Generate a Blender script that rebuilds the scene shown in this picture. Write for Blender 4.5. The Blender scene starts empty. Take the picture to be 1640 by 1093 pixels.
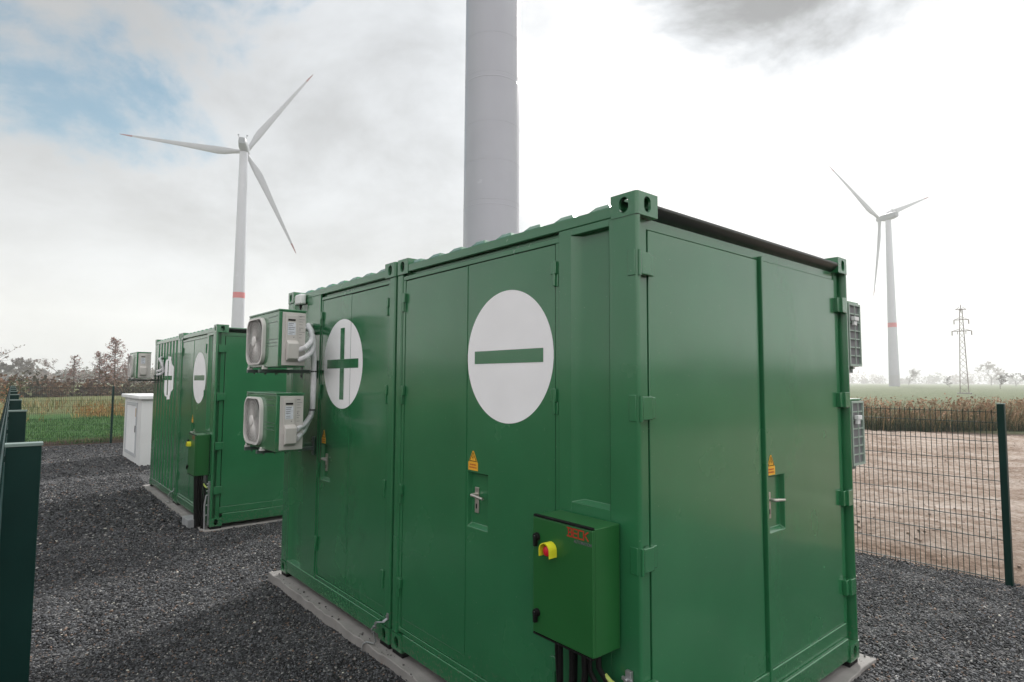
import bpy, bmesh, math, random
import numpy as np
from mathutils import Vector, Matrix
random.seed(7); rng = np.random.default_rng(7)
S = bpy.context.scene
COL = S.collection
W, L, H = 2.518, 2.299, 2.896          # container width, bay length, height
PI = math.pi

# ------------------------------------------------------------------ helpers
class MB:
    def __init__(s): s.v = []; s.f = []
    def add(s, vs, fs):
        n = len(s.v); s.v += [tuple(p) for p in vs]; s.f += [tuple(i + n for i in f) for f in fs]; return s
    def box(s, x0, x1, y0, y1, z0, z1):
        if x0 > x1: x0, x1 = x1, x0
        if y0 > y1: y0, y1 = y1, y0
        if z0 > z1: z0, z1 = z1, z0
        v = [(x0,y0,z0),(x1,y0,z0),(x1,y1,z0),(x0,y1,z0),(x0,y0,z1),(x1,y0,z1),(x1,y1,z1),(x0,y1,z1)]
        return s.add(v, [(3,2,1,0),(4,5,6,7),(0,1,5,4),(1,2,6,5),(2,3,7,6),(3,0,4,7)])
    def prism(s, pts, ax, a, b):
        """extrude a 2D polygon (the two other axes, in order) from a to b along axis ax"""
        n = len(pts)
        def mk(p, t):
            q = list(p); q.insert(ax, t); return tuple(q)
        vs = [mk(p, a) for p in pts] + [mk(p, b) for p in pts]
        fs = [tuple(range(n)), tuple(range(2*n-1, n-1, -1))] + [(i, i+n, (i+1) % n + n, (i+1) % n) for i in range(n)]
        return s.add(vs, fs)
    def tube(s, pts, r, n=8, cap=True):
        pts = [Vector(p) for p in pts]; m = len(pts)
        rs = r if isinstance(r, (list, tuple)) else [r]*m
        vs = []; prev = None
        for i, p in enumerate(pts):
            d = (pts[min(i+1, m-1)] - pts[max(i-1, 0)])
            d = d.normalized() if d.length > 1e-9 else Vector((0,0,1))
            if prev is None:
                a = Vector((0,0,1)) if abs(d.z) < .9 else Vector((1,0,0)); u = d.cross(a).normalized()
            else:
                u = (prev - d*prev.dot(d)); u = u.normalized() if u.length > 1e-6 else d.orthogonal().normalized()
            prev = u; w = d.cross(u)
            for k in range(n):
                t = 2*PI*k/n; vs.append(p + (u*math.cos(t) + w*math.sin(t))*rs[i])
        fs = [(i*n+k, i*n+(k+1) % n, (i+1)*n+(k+1) % n, (i+1)*n+k) for i in range(m-1) for k in range(n)]
        if cap: fs += [tuple(range(n-1, -1, -1)), tuple(range((m-1)*n, m*n))]
        return s.add(vs, fs)
    def lathe(s, prof, n=32, c=(0,0,0)):
        vs = [(c[0]+r*math.cos(2*PI*k/n), c[1]+r*math.sin(2*PI*k/n), c[2]+z) for r, z in prof for k in range(n)]
        m = len(prof)
        fs = [(i*n+k, i*n+(k+1) % n, (i+1)*n+(k+1) % n, (i+1)*n+k) for i in range(m-1) for k in range(n)]
        fs += [tuple(range(n-1, -1, -1)), tuple(range((m-1)*n, m*n))]
        return s.add(vs, fs)
    def build(s, name, m, parent=None, bevel=0, smooth=False, seg=2):
        me = bpy.data.meshes.new(name); me.from_pydata(s.v, [], s.f); me.update()
        bm = bmesh.new(); bm.from_mesh(me); bmesh.ops.recalc_face_normals(bm, faces=bm.faces); bm.to_mesh(me); bm.free()
        o = bpy.data.objects.new(name, me); COL.objects.link(o); me.materials.append(m)
        if parent is not None: o.parent = parent
        if bevel:
            b = o.modifiers.new('bevel', 'BEVEL'); b.width = bevel; b.segments = seg; b.limit_method = 'ANGLE'; b.angle_limit = math.radians(40)
        if smooth or bevel:
            for p in me.polygons: p.use_smooth = True
            if hasattr(me, 'set_sharp_from_angle'): me.set_sharp_from_angle(angle=math.radians(38))
            if bevel:
                w = o.modifiers.new('wn', 'WEIGHTED_NORMAL'); w.keep_sharp = True
        return o

def tag(o, label=None, cat=None, group=None, kind=None):
    if label: o['label'] = label
    if cat: o['category'] = cat
    if group: o['group'] = group
    if kind: o['kind'] = kind
    return o
def empty(name, loc=(0,0,0), rz=0, label=None, cat=None, group=None):
    o = bpy.data.objects.new(name, None); COL.objects.link(o); o.location = loc; o.rotation_euler = (0,0,rz)
    o.empty_display_size = .2
    return tag(o, label, cat, group)
def copy_tree(o, parent=None):
    c = o.copy(); COL.objects.link(c)
    if parent is not None: c.parent = parent
    for ch in [x for x in list(COL.objects) if x.parent == o]: copy_tree(ch, c)
    return c
def bulk(name, V, Fq, m, col=None, smooth=False):
    """V (n,3) array, Fq (m,k) array of faces with k corners"""
    me = bpy.data.meshes.new(name); k = Fq.shape[1]
    me.vertices.add(len(V)); me.vertices.foreach_set('co', np.asarray(V, dtype=np.float32).ravel())
    me.loops.add(Fq.size); me.loops.foreach_set('vertex_index', Fq.astype(np.int32).ravel())
    me.polygons.add(len(Fq)); me.polygons.foreach_set('loop_start', np.arange(0, Fq.size, k, dtype=np.int32))
    try: me.polygons.foreach_set('loop_total', np.full(len(Fq), k, dtype=np.int32))
    except Exception: pass
    me.update(calc_edges=True); me.validate()
    if col is not None:
        a = me.color_attributes.new('tone', 'FLOAT_COLOR', 'POINT')
        c4 = np.ones((len(V), 4), dtype=np.float32); c4[:, :3] = col; a.data.foreach_set('color', c4.ravel())
    me.materials.append(m)
    if smooth: me.polygons.foreach_set('use_smooth', np.ones(len(Fq), dtype=bool))
    o = bpy.data.objects.new(name, me); COL.objects.link(o); return o

# ------------------------------------------------------------------ materials
def mat(name, col, rough=.5, metal=0, bump=None, var=None, coat=0, spec=.5, dirt=None):
    """bump=(scale, strength, dist)  var=(scale, amount)  dirt=(colour, scale, amount)"""
    m = bpy.data.materials.new(name); m.use_nodes = True; nt = m.node_tree; N = nt.nodes; K = nt.links
    b = N['Principled BSDF']; b.inputs['Base Color'].default_value = (*col, 1)
    b.inputs['Roughness'].default_value = rough; b.inputs['Metallic'].default_value = metal
    b.inputs['Specular IOR Level'].default_value = spec
    if coat: b.inputs['Coat Weight'].default_value = coat; b.inputs['Coat Roughness'].default_value = .08
    tc = N.new('ShaderNodeTexCoord')
    if var:
        n = N.new('ShaderNodeTexNoise'); n.inputs['Scale'].default_value = var[0]; n.inputs['Detail'].default_value = 6
        K.new(tc.outputs['Object'], n.inputs['Vector'])
        r = N.new('ShaderNodeMapRange'); r.inputs[1].default_value = .3; r.inputs[2].default_value = .7
        r.inputs[3].default_value = 1-var[1]; r.inputs[4].default_value = 1+var[1]; K.new(n.outputs[0], r.inputs[0])
        h = N.new('ShaderNodeHueSaturation'); h.inputs['Color'].default_value = (*col, 1); K.new(r.outputs[0], h.inputs['Value'])
        out = h.outputs[0]
        if dirt:
            n2 = N.new('ShaderNodeTexNoise'); n2.inputs['Scale'].default_value = dirt[1]; n2.inputs['Detail'].default_value = 8; n2.inputs['Roughness'].default_value = .7
            K.new(tc.outputs['Object'], n2.inputs['Vector'])
            r2 = N.new('ShaderNodeMapRange'); r2.inputs[1].default_value = .55; r2.inputs[2].default_value = .75; r2.inputs[4].default_value = dirt[2]; K.new(n2.outputs[0], r2.inputs[0])
            mx = N.new('ShaderNodeMix'); mx.data_type = 'RGBA'; mx.inputs[7].default_value = (*dirt[0], 1)
            K.new(r2.outputs[0], mx.inputs[0]); K.new(out, mx.inputs[6]); out = mx.outputs[2]
        K.new(out, b.inputs['Base Color'])
        rr = N.new('ShaderNodeMapRange'); rr.inputs[3].default_value = max(0, rough-.05); rr.inputs[4].default_value = min(1, rough+.07); K.new(n.outputs[0], rr.inputs[0]); K.new(rr.outputs[0], b.inputs['Roughness'])
    if bump:
        n = N.new('ShaderNodeTexNoise'); n.inputs['Scale'].default_value = bump[0]; n.inputs['Detail'].default_value = 4
        K.new(tc.outputs['Object'], n.inputs['Vector'])
        bp = N.new('ShaderNodeBump'); bp.inputs['Strength'].default_value = bump[1]; bp.inputs['Distance'].default_value = bump[2]
        K.new(n.outputs[0], bp.inputs['Height']); K.new(bp.outputs[0], b.inputs['Normal'])
    return m
def mat_attr(name, rough=.9, spec=.3, trans=0):
    m = bpy.data.materials.new(name); m.use_nodes = True; nt = m.node_tree; N = nt.nodes; K = nt.links
    b = N['Principled BSDF']; a = N.new('ShaderNodeAttribute'); a.attribute_name = 'tone'
    K.new(a.outputs['Color'], b.inputs['Base Color']); b.inputs['Roughness'].default_value = rough; b.inputs['Specular IOR Level'].default_value = spec
    return m

def paint_material(name, col, rough):
    """sprayed container paint: fine orange peel, faint large-scale waviness of the sheet, dust specks"""
    m = bpy.data.materials.new(name); m.use_nodes = True; nt = m.node_tree; N = nt.nodes; K = nt.links
    b = N['Principled BSDF']; tc = N.new('ShaderNodeTexCoord')
    n = N.new('ShaderNodeTexNoise'); n.inputs['Scale'].default_value = 1.7; n.inputs['Detail'].default_value = 5; K.new(tc.outputs['Object'], n.inputs['Vector'])
    r = N.new('ShaderNodeMapRange'); r.inputs[1].default_value = .3; r.inputs[2].default_value = .7; r.inputs[3].default_value = .92; r.inputs[4].default_value = 1.07; K.new(n.outputs[0], r.inputs[0])
    h = N.new('ShaderNodeHueSaturation'); h.inputs['Color'].default_value = (*col, 1); K.new(r.outputs[0], h.inputs['Value'])
    sp = N.new('ShaderNodeTexNoise'); sp.inputs['Scale'].default_value = 90; sp.inputs['Detail'].default_value = 2; K.new(tc.outputs['Object'], sp.inputs['Vector'])
    sr = N.new('ShaderNodeMapRange'); sr.inputs[1].default_value = .735; sr.inputs[2].default_value = .76; sr.inputs[4].default_value = .22; K.new(sp.outputs[0], sr.inputs[0])
    mx = N.new('ShaderNodeMix'); mx.data_type = 'RGBA'; mx.inputs[7].default_value = (.35, .42, .37, 1); K.new(sr.outputs[0], mx.inputs[0]); K.new(h.outputs[0], mx.inputs[6])
    # dried splashes of mud thrown up along the foot of the walls
    sz = N.new('ShaderNodeSeparateXYZ'); K.new(tc.outputs['Object'], sz.inputs[0])
    lo = N.new('ShaderNodeMapRange'); lo.inputs[1].default_value = .0; lo.inputs[2].default_value = .6; lo.inputs[3].default_value = .13; lo.inputs[4].default_value = -.12; K.new(sz.outputs[2], lo.inputs[0])
    md = N.new('ShaderNodeTexNoise'); md.inputs['Scale'].default_value = 38; md.inputs['Detail'].default_value = 7; md.inputs['Roughness'].default_value = .75; K.new(tc.outputs['Object'], md.inputs['Vector'])
    ad = N.new('ShaderNodeMath'); ad.operation = 'ADD'; K.new(md.outputs[0], ad.inputs[0]); K.new(lo.outputs[0], ad.inputs[1])
    mr = N.new('ShaderNodeMapRange'); mr.inputs[1].default_value = .60; mr.inputs[2].default_value = .72; mr.inputs[4].default_value = .5; K.new(ad.outputs[0], mr.inputs[0])
    mm = N.new('ShaderNodeMix'); mm.data_type = 'RGBA'; mm.inputs[7].default_value = (.15, .135, .11, 1); K.new(mr.outputs[0], mm.inputs[0]); K.new(mx.outputs[2], mm.inputs[6]); K.new(mm.outputs[2], b.inputs['Base Color'])
    st = N.new('ShaderNodeMapping'); st.inputs['Scale'].default_value = (14, 14, .7); K.new(tc.outputs['Object'], st.inputs['Vector'])
    s2 = N.new('ShaderNodeTexNoise'); s2.inputs['Scale'].default_value = 1; s2.inputs['Detail'].default_value = 6; K.new(st.outputs[0], s2.inputs['Vector'])
    rr = N.new('ShaderNodeMapRange'); rr.inputs[1].default_value = .3; rr.inputs[2].default_value = .7; rr.inputs[3].default_value = rough-.015; rr.inputs[4].default_value = rough+.03; K.new(n.outputs[0], rr.inputs[0]); K.new(rr.outputs[0], b.inputs['Roughness'])
    f = N.new('ShaderNodeTexNoise'); f.inputs['Scale'].default_value = 260; K.new(tc.outputs['Object'], f.inputs['Vector'])
    g = N.new('ShaderNodeTexNoise'); g.inputs['Scale'].default_value = 2.4; g.inputs['Detail'].default_value = 1; K.new(tc.outputs['Object'], g.inputs['Vector'])
    b1 = N.new('ShaderNodeBump'); b1.inputs['Strength'].default_value = .12; b1.inputs['Distance'].default_value = .001; K.new(f.outputs[0], b1.inputs['Height'])
    b2 = N.new('ShaderNodeBump'); b2.inputs['Strength'].default_value = .5; b2.inputs['Distance'].default_value = .014; K.new(g.outputs[0], b2.inputs['Height']); K.new(b1.outputs[0], b2.inputs['Normal'])
    K.new(b2.outputs[0], b.inputs['Normal']); b.inputs['Specular IOR Level'].default_value = .5; b.inputs['Coat Weight'].default_value = .6; b.inputs['Coat Roughness'].default_value = .12; b.inputs['Coat IOR'].default_value = 1.55
    return m
GREEN = paint_material('container_green_paint', (.023, .150, .059), .25)
BOXG = mat('switch_box_green', (.012, .105, .024), .38, bump=(300,.1,.001), var=(3,.05))
BLACK = mat('black_rubber', (.005, .005, .005), .6, var=(8,.2), spec=.2)
OVERHANG_DARK = mat('overhang_dark', (.010, .018, .015), .32, var=(6,.15))
DARKIN = mat('gap_shade_dark', (.006, .012, .008), .8)
WHITE = mat('white_vinyl', (.88, .88, .90), .38, var=(4,.03), bump=(30,.05,.002))
ACGREY = mat('ac_beige_grey', (.52, .50, .475), .42, var=(6,.05), dirt=((.32,.24,.14), 3.5, .35))
ACWHITE = mat('ac_grille_white', (.68, .66, .64), .4, var=(6,.04))
LABELW = mat('label_white', (.62, .65, .70), .5, var=(40,.12))
INK = mat('label_ink', (.12, .12, .13), .6)
STEEL = mat('galvanised_steel', (.42, .43, .44), .42, metal=.8, var=(25,.2))
BRACK = mat('bracket_grey_green', (.07, .10, .09), .45, var=(9,.1))
HANDLE = mat('brushed_steel', (.58, .55, .50), .33, metal=.75, var=(20,.1))
YELLOW = mat('warning_yellow', (.80, .42, .03), .5, var=(20,.05))
EYEL = mat('emergency_yellow', (.72, .70, .03), .4, var=(20,.05))
RED = mat('red_plastic', (.62, .012, .03), .3, var=(30,.05))
REDTXT = mat('red_print', (.42, .03, .012), .5)
PIPEW = mat('pipe_insulation_white', (.66, .66, .68), .6, bump=(60,.5,.006), var=(20,.08))
FENCE = mat('fence_dark_green', (.0025, .024, .020), .42, var=(7,.1), spec=.2)
CONC = mat('concrete', (.25, .24, .23), .9, bump=(35,.5,.006), var=(5,.16), dirt=((.17,.13,.1), 3, .6))
TOWER = mat('tower_paint', (.35, .36, .41), .24, var=(.35,.03))
TOWERD = mat('tower_paint_grey', (.29, .295, .32), .4, var=(.35,.04))
BLADE = mat('blade_paint', (.24, .25, .28), .38)
BLADER = mat('signal_red', (.42, .02, .03), .5)
NACG = mat('nacelle_grey', (.10, .12, .14), .45)
CABW = mat('cabinet_white', (.72, .73, .73), .55, bump=(80,.25,.002), var=(2,.04))
CABG = mat('cabinet_grey', (.50, .52, .54), .5, var=(3,.04))
PYL = mat('pylon_steel', (.20, .17, .15), .6, var=(1,.2))
TONE = mat_attr('foliage_tones', .85, .2)
STONE = mat_attr('stone_tones', .8, .3)

def gravel_material():
    m = bpy.data.materials.new('gravel'); m.use_nodes = True; nt = m.node_tree; N = nt.nodes; K = nt.links; b = N['Principled BSDF']
    tc = N.new('ShaderNodeTexCoord'); v = N.new('ShaderNodeTexVoronoi'); v.inputs['Scale'].default_value = 48; K.new(tc.outputs['Object'], v.inputs['Vector'])
    sep = N.new('ShaderNodeSeparateColor'); K.new(v.outputs['Color'], sep.inputs[0])
    cr = N.new('ShaderNodeValToRGB'); e = cr.color_ramp.elements; e[0].position = 0; e[0].color = (.02,.02,.022,1); e[1].position = 1; e[1].color = (.2,.2,.2,1)
    e2 = cr.color_ramp.elements.new(.72); e2.color = (.05,.05,.052,1); K.new(sep.outputs[0], cr.inputs[0])
    n = N.new('ShaderNodeTexNoise'); n.inputs['Scale'].default_value = .5; n.inputs['Detail'].default_value = 5; K.new(tc.outputs['Object'], n.inputs['Vector'])
    r = N.new('ShaderNodeMapRange'); r.inputs[1].default_value = .35; r.inputs[2].default_value = .7; r.inputs[3].default_value = .8; r.inputs[4].default_value = 1.25; K.new(n.outputs[0], r.inputs[0])
    h = N.new('ShaderNodeHueSaturation'); K.new(cr.outputs[0], h.inputs['Color']); K.new(r.outputs[0], h.inputs['Value']); K.new(h.outputs[0], b.inputs['Base Color'])
    bp = N.new('ShaderNodeBump'); bp.inputs['Strength'].default_value = 1; bp.inputs['Distance'].default_value = .016; bp.invert = True; K.new(v.outputs['Distance'], bp.inputs['Height'])
    bn = N.new('ShaderNodeTexNoise'); bn.inputs['Scale'].default_value = 130; K.new(tc.outputs['Object'], bn.inputs['Vector'])
    b2 = N.new('ShaderNodeBump'); b2.inputs['Strength'].default_value = .8; b2.inputs['Distance'].default_value = .006; K.new(bn.outputs[0], b2.inputs['Height']); K.new(bp.outputs[0], b2.inputs['Normal'])
    K.new(b2.outputs[0], b.inputs['Normal']); b.inputs['Roughness'].default_value = .85
    return m

def field_material():
    """ploughed soil east of the compound, grass elsewhere, bare dirt along the far fence"""
    m = bpy.data.materials.new('field'); m.use_nodes = True; nt = m.node_tree; N = nt.nodes; K = nt.links; b = N['Principled BSDF']
    tc = N.new('ShaderNodeTexCoord'); sx = N.new('ShaderNodeSeparateXYZ'); K.new(tc.outputs['Object'], sx.inputs[0])
    def noise(sc, det=6, rough=.6, vec=None):
        n = N.new('ShaderNodeTexNoise'); n.inputs['Scale'].default_value = sc; n.inputs['Detail'].default_value = det; n.inputs['Roughness'].default_value = rough
        K.new(vec or tc.outputs['Object'], n.inputs['Vector']); return n.outputs[0]
    def math_(op, a, b_=None, clamp=False):
        n = N.new('ShaderNodeMath'); n.operation = op; n.use_clamp = clamp
        for i, x in enumerate((a, b_)):
            if x is None: continue
            if isinstance(x, (int, float)): n.inputs[i].default_value = x
            else: K.new(x, n.inputs[i])
        return n.outputs[0]
    def ramp(x, stops):
        c = N.new('ShaderNodeValToRGB'); el = c.color_ramp.elements
        while len(el) < len(stops): el.new(.5)
        for e, (p, cc) in zip(el, stops): e.position = p; e.color = (*cc, 1)
        K.new(x, c.inputs[0]); return c.outputs[0]
    def mix(f, a, c):
        n = N.new('ShaderNodeMix'); n.data_type = 'RGBA'; K.new(f, n.inputs[0]); K.new(a, n.inputs[6]); K.new(c, n.inputs[7]); return n.outputs[2]
    # furrows: stretched noise in object space
    mp = N.new('ShaderNodeMapping'); mp.inputs['Scale'].default_value = (1.6, .35, 1); mp.inputs['Rotation'].default_value = (0,0,.25); K.new(tc.outputs['Object'], mp.inputs['Vector'])
    fur = noise(1.0, 7, .65, mp.outputs[0]); fine = noise(9, 8, .75)
    soil = ramp(math_('ADD', math_('MULTIPLY', fur, .5), math_('MULTIPLY', fine, .5)), [(.34,(.10,.065,.045)),(.43,(.28,.20,.15)),(.51,(.43,.345,.285)),(.62,(.64,.56,.50))])
    g1 = noise(.5, 8, .7); g2 = noise(7, 6, .8)
    grass = ramp(math_('ADD', math_('MULTIPLY', g1, .45), math_('MULTIPLY', g2, .55)), [(.34,(.018,.045,.012)),(.5,(.045,.12,.03)),(.62,(.085,.17,.05)),(.74,(.17,.17,.07))])
    olive = ramp(g2, [(.35,(.07,.09,.035)),(.6,(.17,.18,.075)),(.75,(.26,.21,.10))])
    dirt = ramp(fine, [(.35,(.03,.018,.012)),(.6,(.09,.055,.036)),(.75,(.16,.12,.08))])
    wob = math_('MULTIPLY', math_('SUBTRACT', noise(.35, 5), .5), 5)
    # soil mask: 5.5 < x < 27, y < 40
    sm = math_('MULTIPLY', math_('MULTIPLY', math_('MULTIPLY', math_('SUBTRACT', sx.outputs[0], 5.2), 4, True), math_('MULTIPLY', math_('SUBTRACT', math_('ADD', 29, math_('MULTIPLY', wob, .3)), sx.outputs[0]), 1, True)), math_('MULTIPLY', math_('SUBTRACT', 21.5, sx.outputs[1]), 1, True))
    sm = math_('MULTIPLY', sm, math_('MULTIPLY', math_('ADD', 14, sx.outputs[1]), .5, True))
    w2 = math_('MULTIPLY', math_('SUBTRACT', noise(1.1, 5), .5), 4.5)
    dm = math_('MULTIPLY', math_('SUBTRACT', math_('ADD', 26, w2), sx.outputs[1]), .8, True)
    om = math_('MULTIPLY', math_('MULTIPLY', math_('SUBTRACT', sx.outputs[1], math_('ADD', 43, wob)), .3, True), math_('MULTIPLY', math_('SUBTRACT', 40, sx.outputs[0]), .1, True))
    c = mix(om, grass, olive); c = mix(dm, c, dirt); 
    # the dirt edge only belongs to the north side of the compound
    east = math_('MULTIPLY', math_('SUBTRACT', sx.outputs[0], 29), .5, True); pale = ramp(math_('ADD', math_('MULTIPLY', g1, .6), math_('MULTIPLY', g2, .4)), [(.36,(.07,.095,.04)),(.5,(.12,.15,.075)),(.66,(.20,.205,.125))]); c = mix(east, c, pale)  # grass past the soil field: haze put into the colour as a paler ramp
    damp = math_('MULTIPLY', math_('ADD', math_('MULTIPLY', math_('SUBTRACT', 8.6, sx.outputs[0]), .30, True), math_('MULTIPLY', math_('SUBTRACT', noise(.45, 6, .6), .52), 5, True)), .45, True)
    loam = ramp(fine, [(.38,(.045,.026,.016)),(.52,(.19,.12,.075)),(.66,(.38,.26,.18))])
    soil = mix(damp, soil, loam); c = mix(sm, c, soil)
    K.new(c, b.inputs['Base Color']); b.inputs['Roughness'].default_value = .95; b.inputs['Specular IOR Level'].default_value = .15
    hgt = math_('ADD', math_('MULTIPLY', fur, .5), fine)
    bp = N.new('ShaderNodeBump'); bp.inputs['Strength'].default_value = .9; bp.inputs['Distance'].default_value = .2; K.new(hgt, bp.inputs['Height']); K.new(bp.outputs[0], b.inputs['Normal'])
    return m

# ------------------------------------------------------------------ ground
def gh(x, y):
    return -.075 - .0125*np.clip(y, 0, 10)
def axis(dense, lo, hi, far):
    a = np.arange(lo, hi, dense); o = [hi]; s = dense*2
    while o[-1] < far: o.append(o[-1]+s); s *= 1.35
    p = [lo]; s = dense*2
    while p[-1] > -far: p.append(p[-1]-s); s *= 1.35
    return np.array(sorted(p[1:]) + list(a) + o)
def vnoise(x, y, f, seed=0):
    xi = np.floor(x*f).astype(int); yi = np.floor(y*f).astype(int); fx = x*f-xi; fy = y*f-yi
    def h(a, b): 
        t = np.sin(a*127.1+b*311.7+seed*17.3)*43758.5453; return t-np.floor(t)
    fx = fx*fx*(3-2*fx); fy = fy*fy*(3-2*fy)
    return (h(xi,yi)*(1-fx)+h(xi+1,yi)*fx)*(1-fy)+(h(xi,yi+1)*(1-fx)+h(xi+1,yi+1)*fx)*fy
xs = axis(.16, 5, 31, 1500); ys = axis(.16, -9, 26, 1500)
X, Y = np.meshgrid(xs, ys)
Z = gh(X, Y) - .03
soil = (X > 5.95) & (X < 30) & (Y < 23)
Z = Z + np.where(soil, .11*(vnoise(X,Y,.9)-.5)+.10*(vnoise(X*1.2+.4*Y,Y*.35,2.1,1)-.5)+.06*(vnoise(X,Y,4.3,2)-.5), 0)
Z = Z + np.where(~soil & ((Y > 24) | (X > 30)), .25*(vnoise(X,Y,.12)-.6), 0)
Z = np.where((X > 5.8) & (X < 6.4) & (Y < 23), Z+.04, Z)
n, mm = X.shape[1], X.shape[0]
idx = np.arange(n*mm).reshape(mm, n)
F = np.stack([idx[:-1,:-1].ravel(), idx[:-1,1:].ravel(), idx[1:,1:].ravel(), idx[1:,:-1].ravel()], 1)
g = bulk('ground', np.stack([X.ravel(), Y.ravel(), Z.ravel()], 1), F, field_material(), smooth=True); tag(g, kind='structure')

# gravel yard
GR = gravel_material()
xs = np.linspace(-2.6, 5.78, 100); ys = np.linspace(-6, 22.9, 300); X, Y = np.meshgrid(xs, ys)
Z = gh(X, Y) + .02*(vnoise(X, Y, 1.3)-.5) + .012*(vnoise(X, Y, 5, 3)-.5)
e = np.minimum(np.minimum(X+2.6, 5.78-X), 22.9-Y); Z = Z - np.where(e < .12, .08, 0)
n, mm = X.shape[1], X.shape[0]; idx = np.arange(n*mm).reshape(mm, n)
F = np.stack([idx[:-1,:-1].ravel(), idx[:-1,1:].ravel(), idx[1:,1:].ravel(), idx[1:,:-1].ravel()], 1)
g = bulk('gravel_yard', np.stack([X.ravel(), Y.ravel(), Z.ravel()], 1), F, GR, smooth=True); tag(g, kind='structure')

# loose crushed stone lying on the yard
def stones(name, regs, matr, pal):
    P = []; R = []
    for (x0, x1, y0, y1, dens, r0, r1) in regs:
        k = int((x1-x0)*(y1-y0)*dens)
        p = np.stack([rng.uniform(x0, x1, k), rng.uniform(y0, y1, k)], 1)
        P.append(p); R.append(rng.uniform(r0, r1, k)*np.where(rng.random(k) < .03, 1.5, 1))
    P = np.concatenate(P); R = np.concatenate(R)
    def under(ox, oy): return (P[:,0] > ox-.085) & (P[:,0] < ox+W+.12) & (P[:,1] > oy-.06) & (P[:,1] < oy+2*L+.16)
    keep = ~under(0, 0) & ~under(.04, 7.6)
    ee = (P[:,0]<0)&(rng.random(len(P))<.10)&(P[:,0]>-.13); keep = keep | (ee & (P[:,0] < -.05))
    P = P[keep]; R = R[keep]; k = len(P)
    cube = np.array([(-1,-1,-1),(1,-1,-1),(1,1,-1),(-1,1,-1),(-1,-1,1),(1,-1,1),(1,1,1),(-1,1,1)], float)*.62
    V = cube[None] + rng.uniform(-.34, .34, (k, 8, 3))
    V *= (R[:,None]*np.stack([rng.uniform(.8,1.5,k), rng.uniform(.7,1.2,k), rng.uniform(.5,.95,k)], 1))[:,None,:]
    a = rng.uniform(0, 6.28, k); ti = rng.uniform(-.7,.7,k)
    c, s = np.cos(ti)[:,None], np.sin(ti)[:,None]; y_, z_ = V[:,:,1]*c-V[:,:,2]*s, V[:,:,1]*s+V[:,:,2]*c; V[:,:,1] = y_; V[:,:,2] = z_
    c, s = np.cos(a)[:,None], np.sin(a)[:,None]; x_, y_ = V[:,:,0]*c-V[:,:,1]*s, V[:,:,0]*s+V[:,:,1]*c; V[:,:,0] = x_; V[:,:,1] = y_
    gz = gh(P[:,0],P[:,1])+.02*(vnoise(P[:,0],P[:,1],1.3)-.5)
    V += np.stack([P[:,0], P[:,1], gz+R*rng.uniform(.05,.75,k)], 1)[:,None,:]
    fc = np.array([(0,3,2,1),(4,5,6,7),(0,1,5,4),(1,2,6,5),(2,3,7,6),(3,0,4,7)])
    Fq = (fc[None]+8*np.arange(k)[:,None,None]).reshape(-1, 4)
    t = rng.random(k); col = np.array(pal[0])[None]*(.22+1.7*t[:,None]**1.7)
    for pc, cc in pal[1:]:
        mk = rng.random(k) < pc; col[mk] = np.array(cc)*rng.uniform(.6, 1.2, (mk.sum(), 1))
    o = bulk(name, V.reshape(-1,3), Fq, matr, np.repeat(col, 8, 0)); return tag(o, kind='stuff')
o = stones('gravel', [(-2.25,0,.6,4.2,5200,.0045,.0095), (-2.25,1.2,4.2,8,2800,.006,.012), (-2.25,.1,8,14,1100,.009,.018), (1.2,5.7,4.8,7.5,500,.009,.018),
    (2.5,5.7,-1.6,2.6,4200,.005,.0105), (2.5,5.7,2.6,4.8,600,.009,.016), (-2.2,5,14,22.5,160,.012,.022), (-.3,2.6,-.9,0,1500,.006,.013)],
    STONE, [(.078,.081,.087), (.035,(.20,.14,.11)), (.05,(.28,.275,.265)), (.003,(.6,.57,.5))])
tag(o, 'dark grey crushed stone covering the fenced yard around the green containers', 'gravel')
# a few stones kicked up onto the edge of the footing
k = 150; P = np.stack([rng.uniform(-.075, -.012, k), rng.uniform(-.05, 4.7, k)], 1); P[:30, 0] = rng.uniform(W+.01, W+.15, 30); P[:30, 1] = rng.uniform(-.05, .5, 30)
V = (np.array([(-1,-1,-1),(1,-1,-1),(1,1,-1),(-1,1,-1),(-1,-1,1),(1,-1,1),(1,1,1),(-1,1,1)], float)*.6)[None]+rng.uniform(-.3,.3,(k,8,3)); Rr = .002+.009*rng.random(k)**3; V *= Rr[:,None,None]
V += np.stack([P[:,0], P[:,1], np.full(k, -.0395)+Rr*.6], 1)[:,None,:]; fc = np.array([(0,3,2,1),(4,5,6,7),(0,1,5,4),(1,2,6,5),(2,3,7,6),(3,0,4,7)])
tag(bulk('loose_grit', V.reshape(-1,3), (fc[None]+8*np.arange(k)[:,None,None]).reshape(-1,4), STONE, np.repeat(np.array([.08,.078,.076])*rng.uniform(.4,1.6,(k,1)), 8, 0)), 'dark grit lying on the edge of the concrete footing under the near containers', 'grit', kind='stuff')
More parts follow.
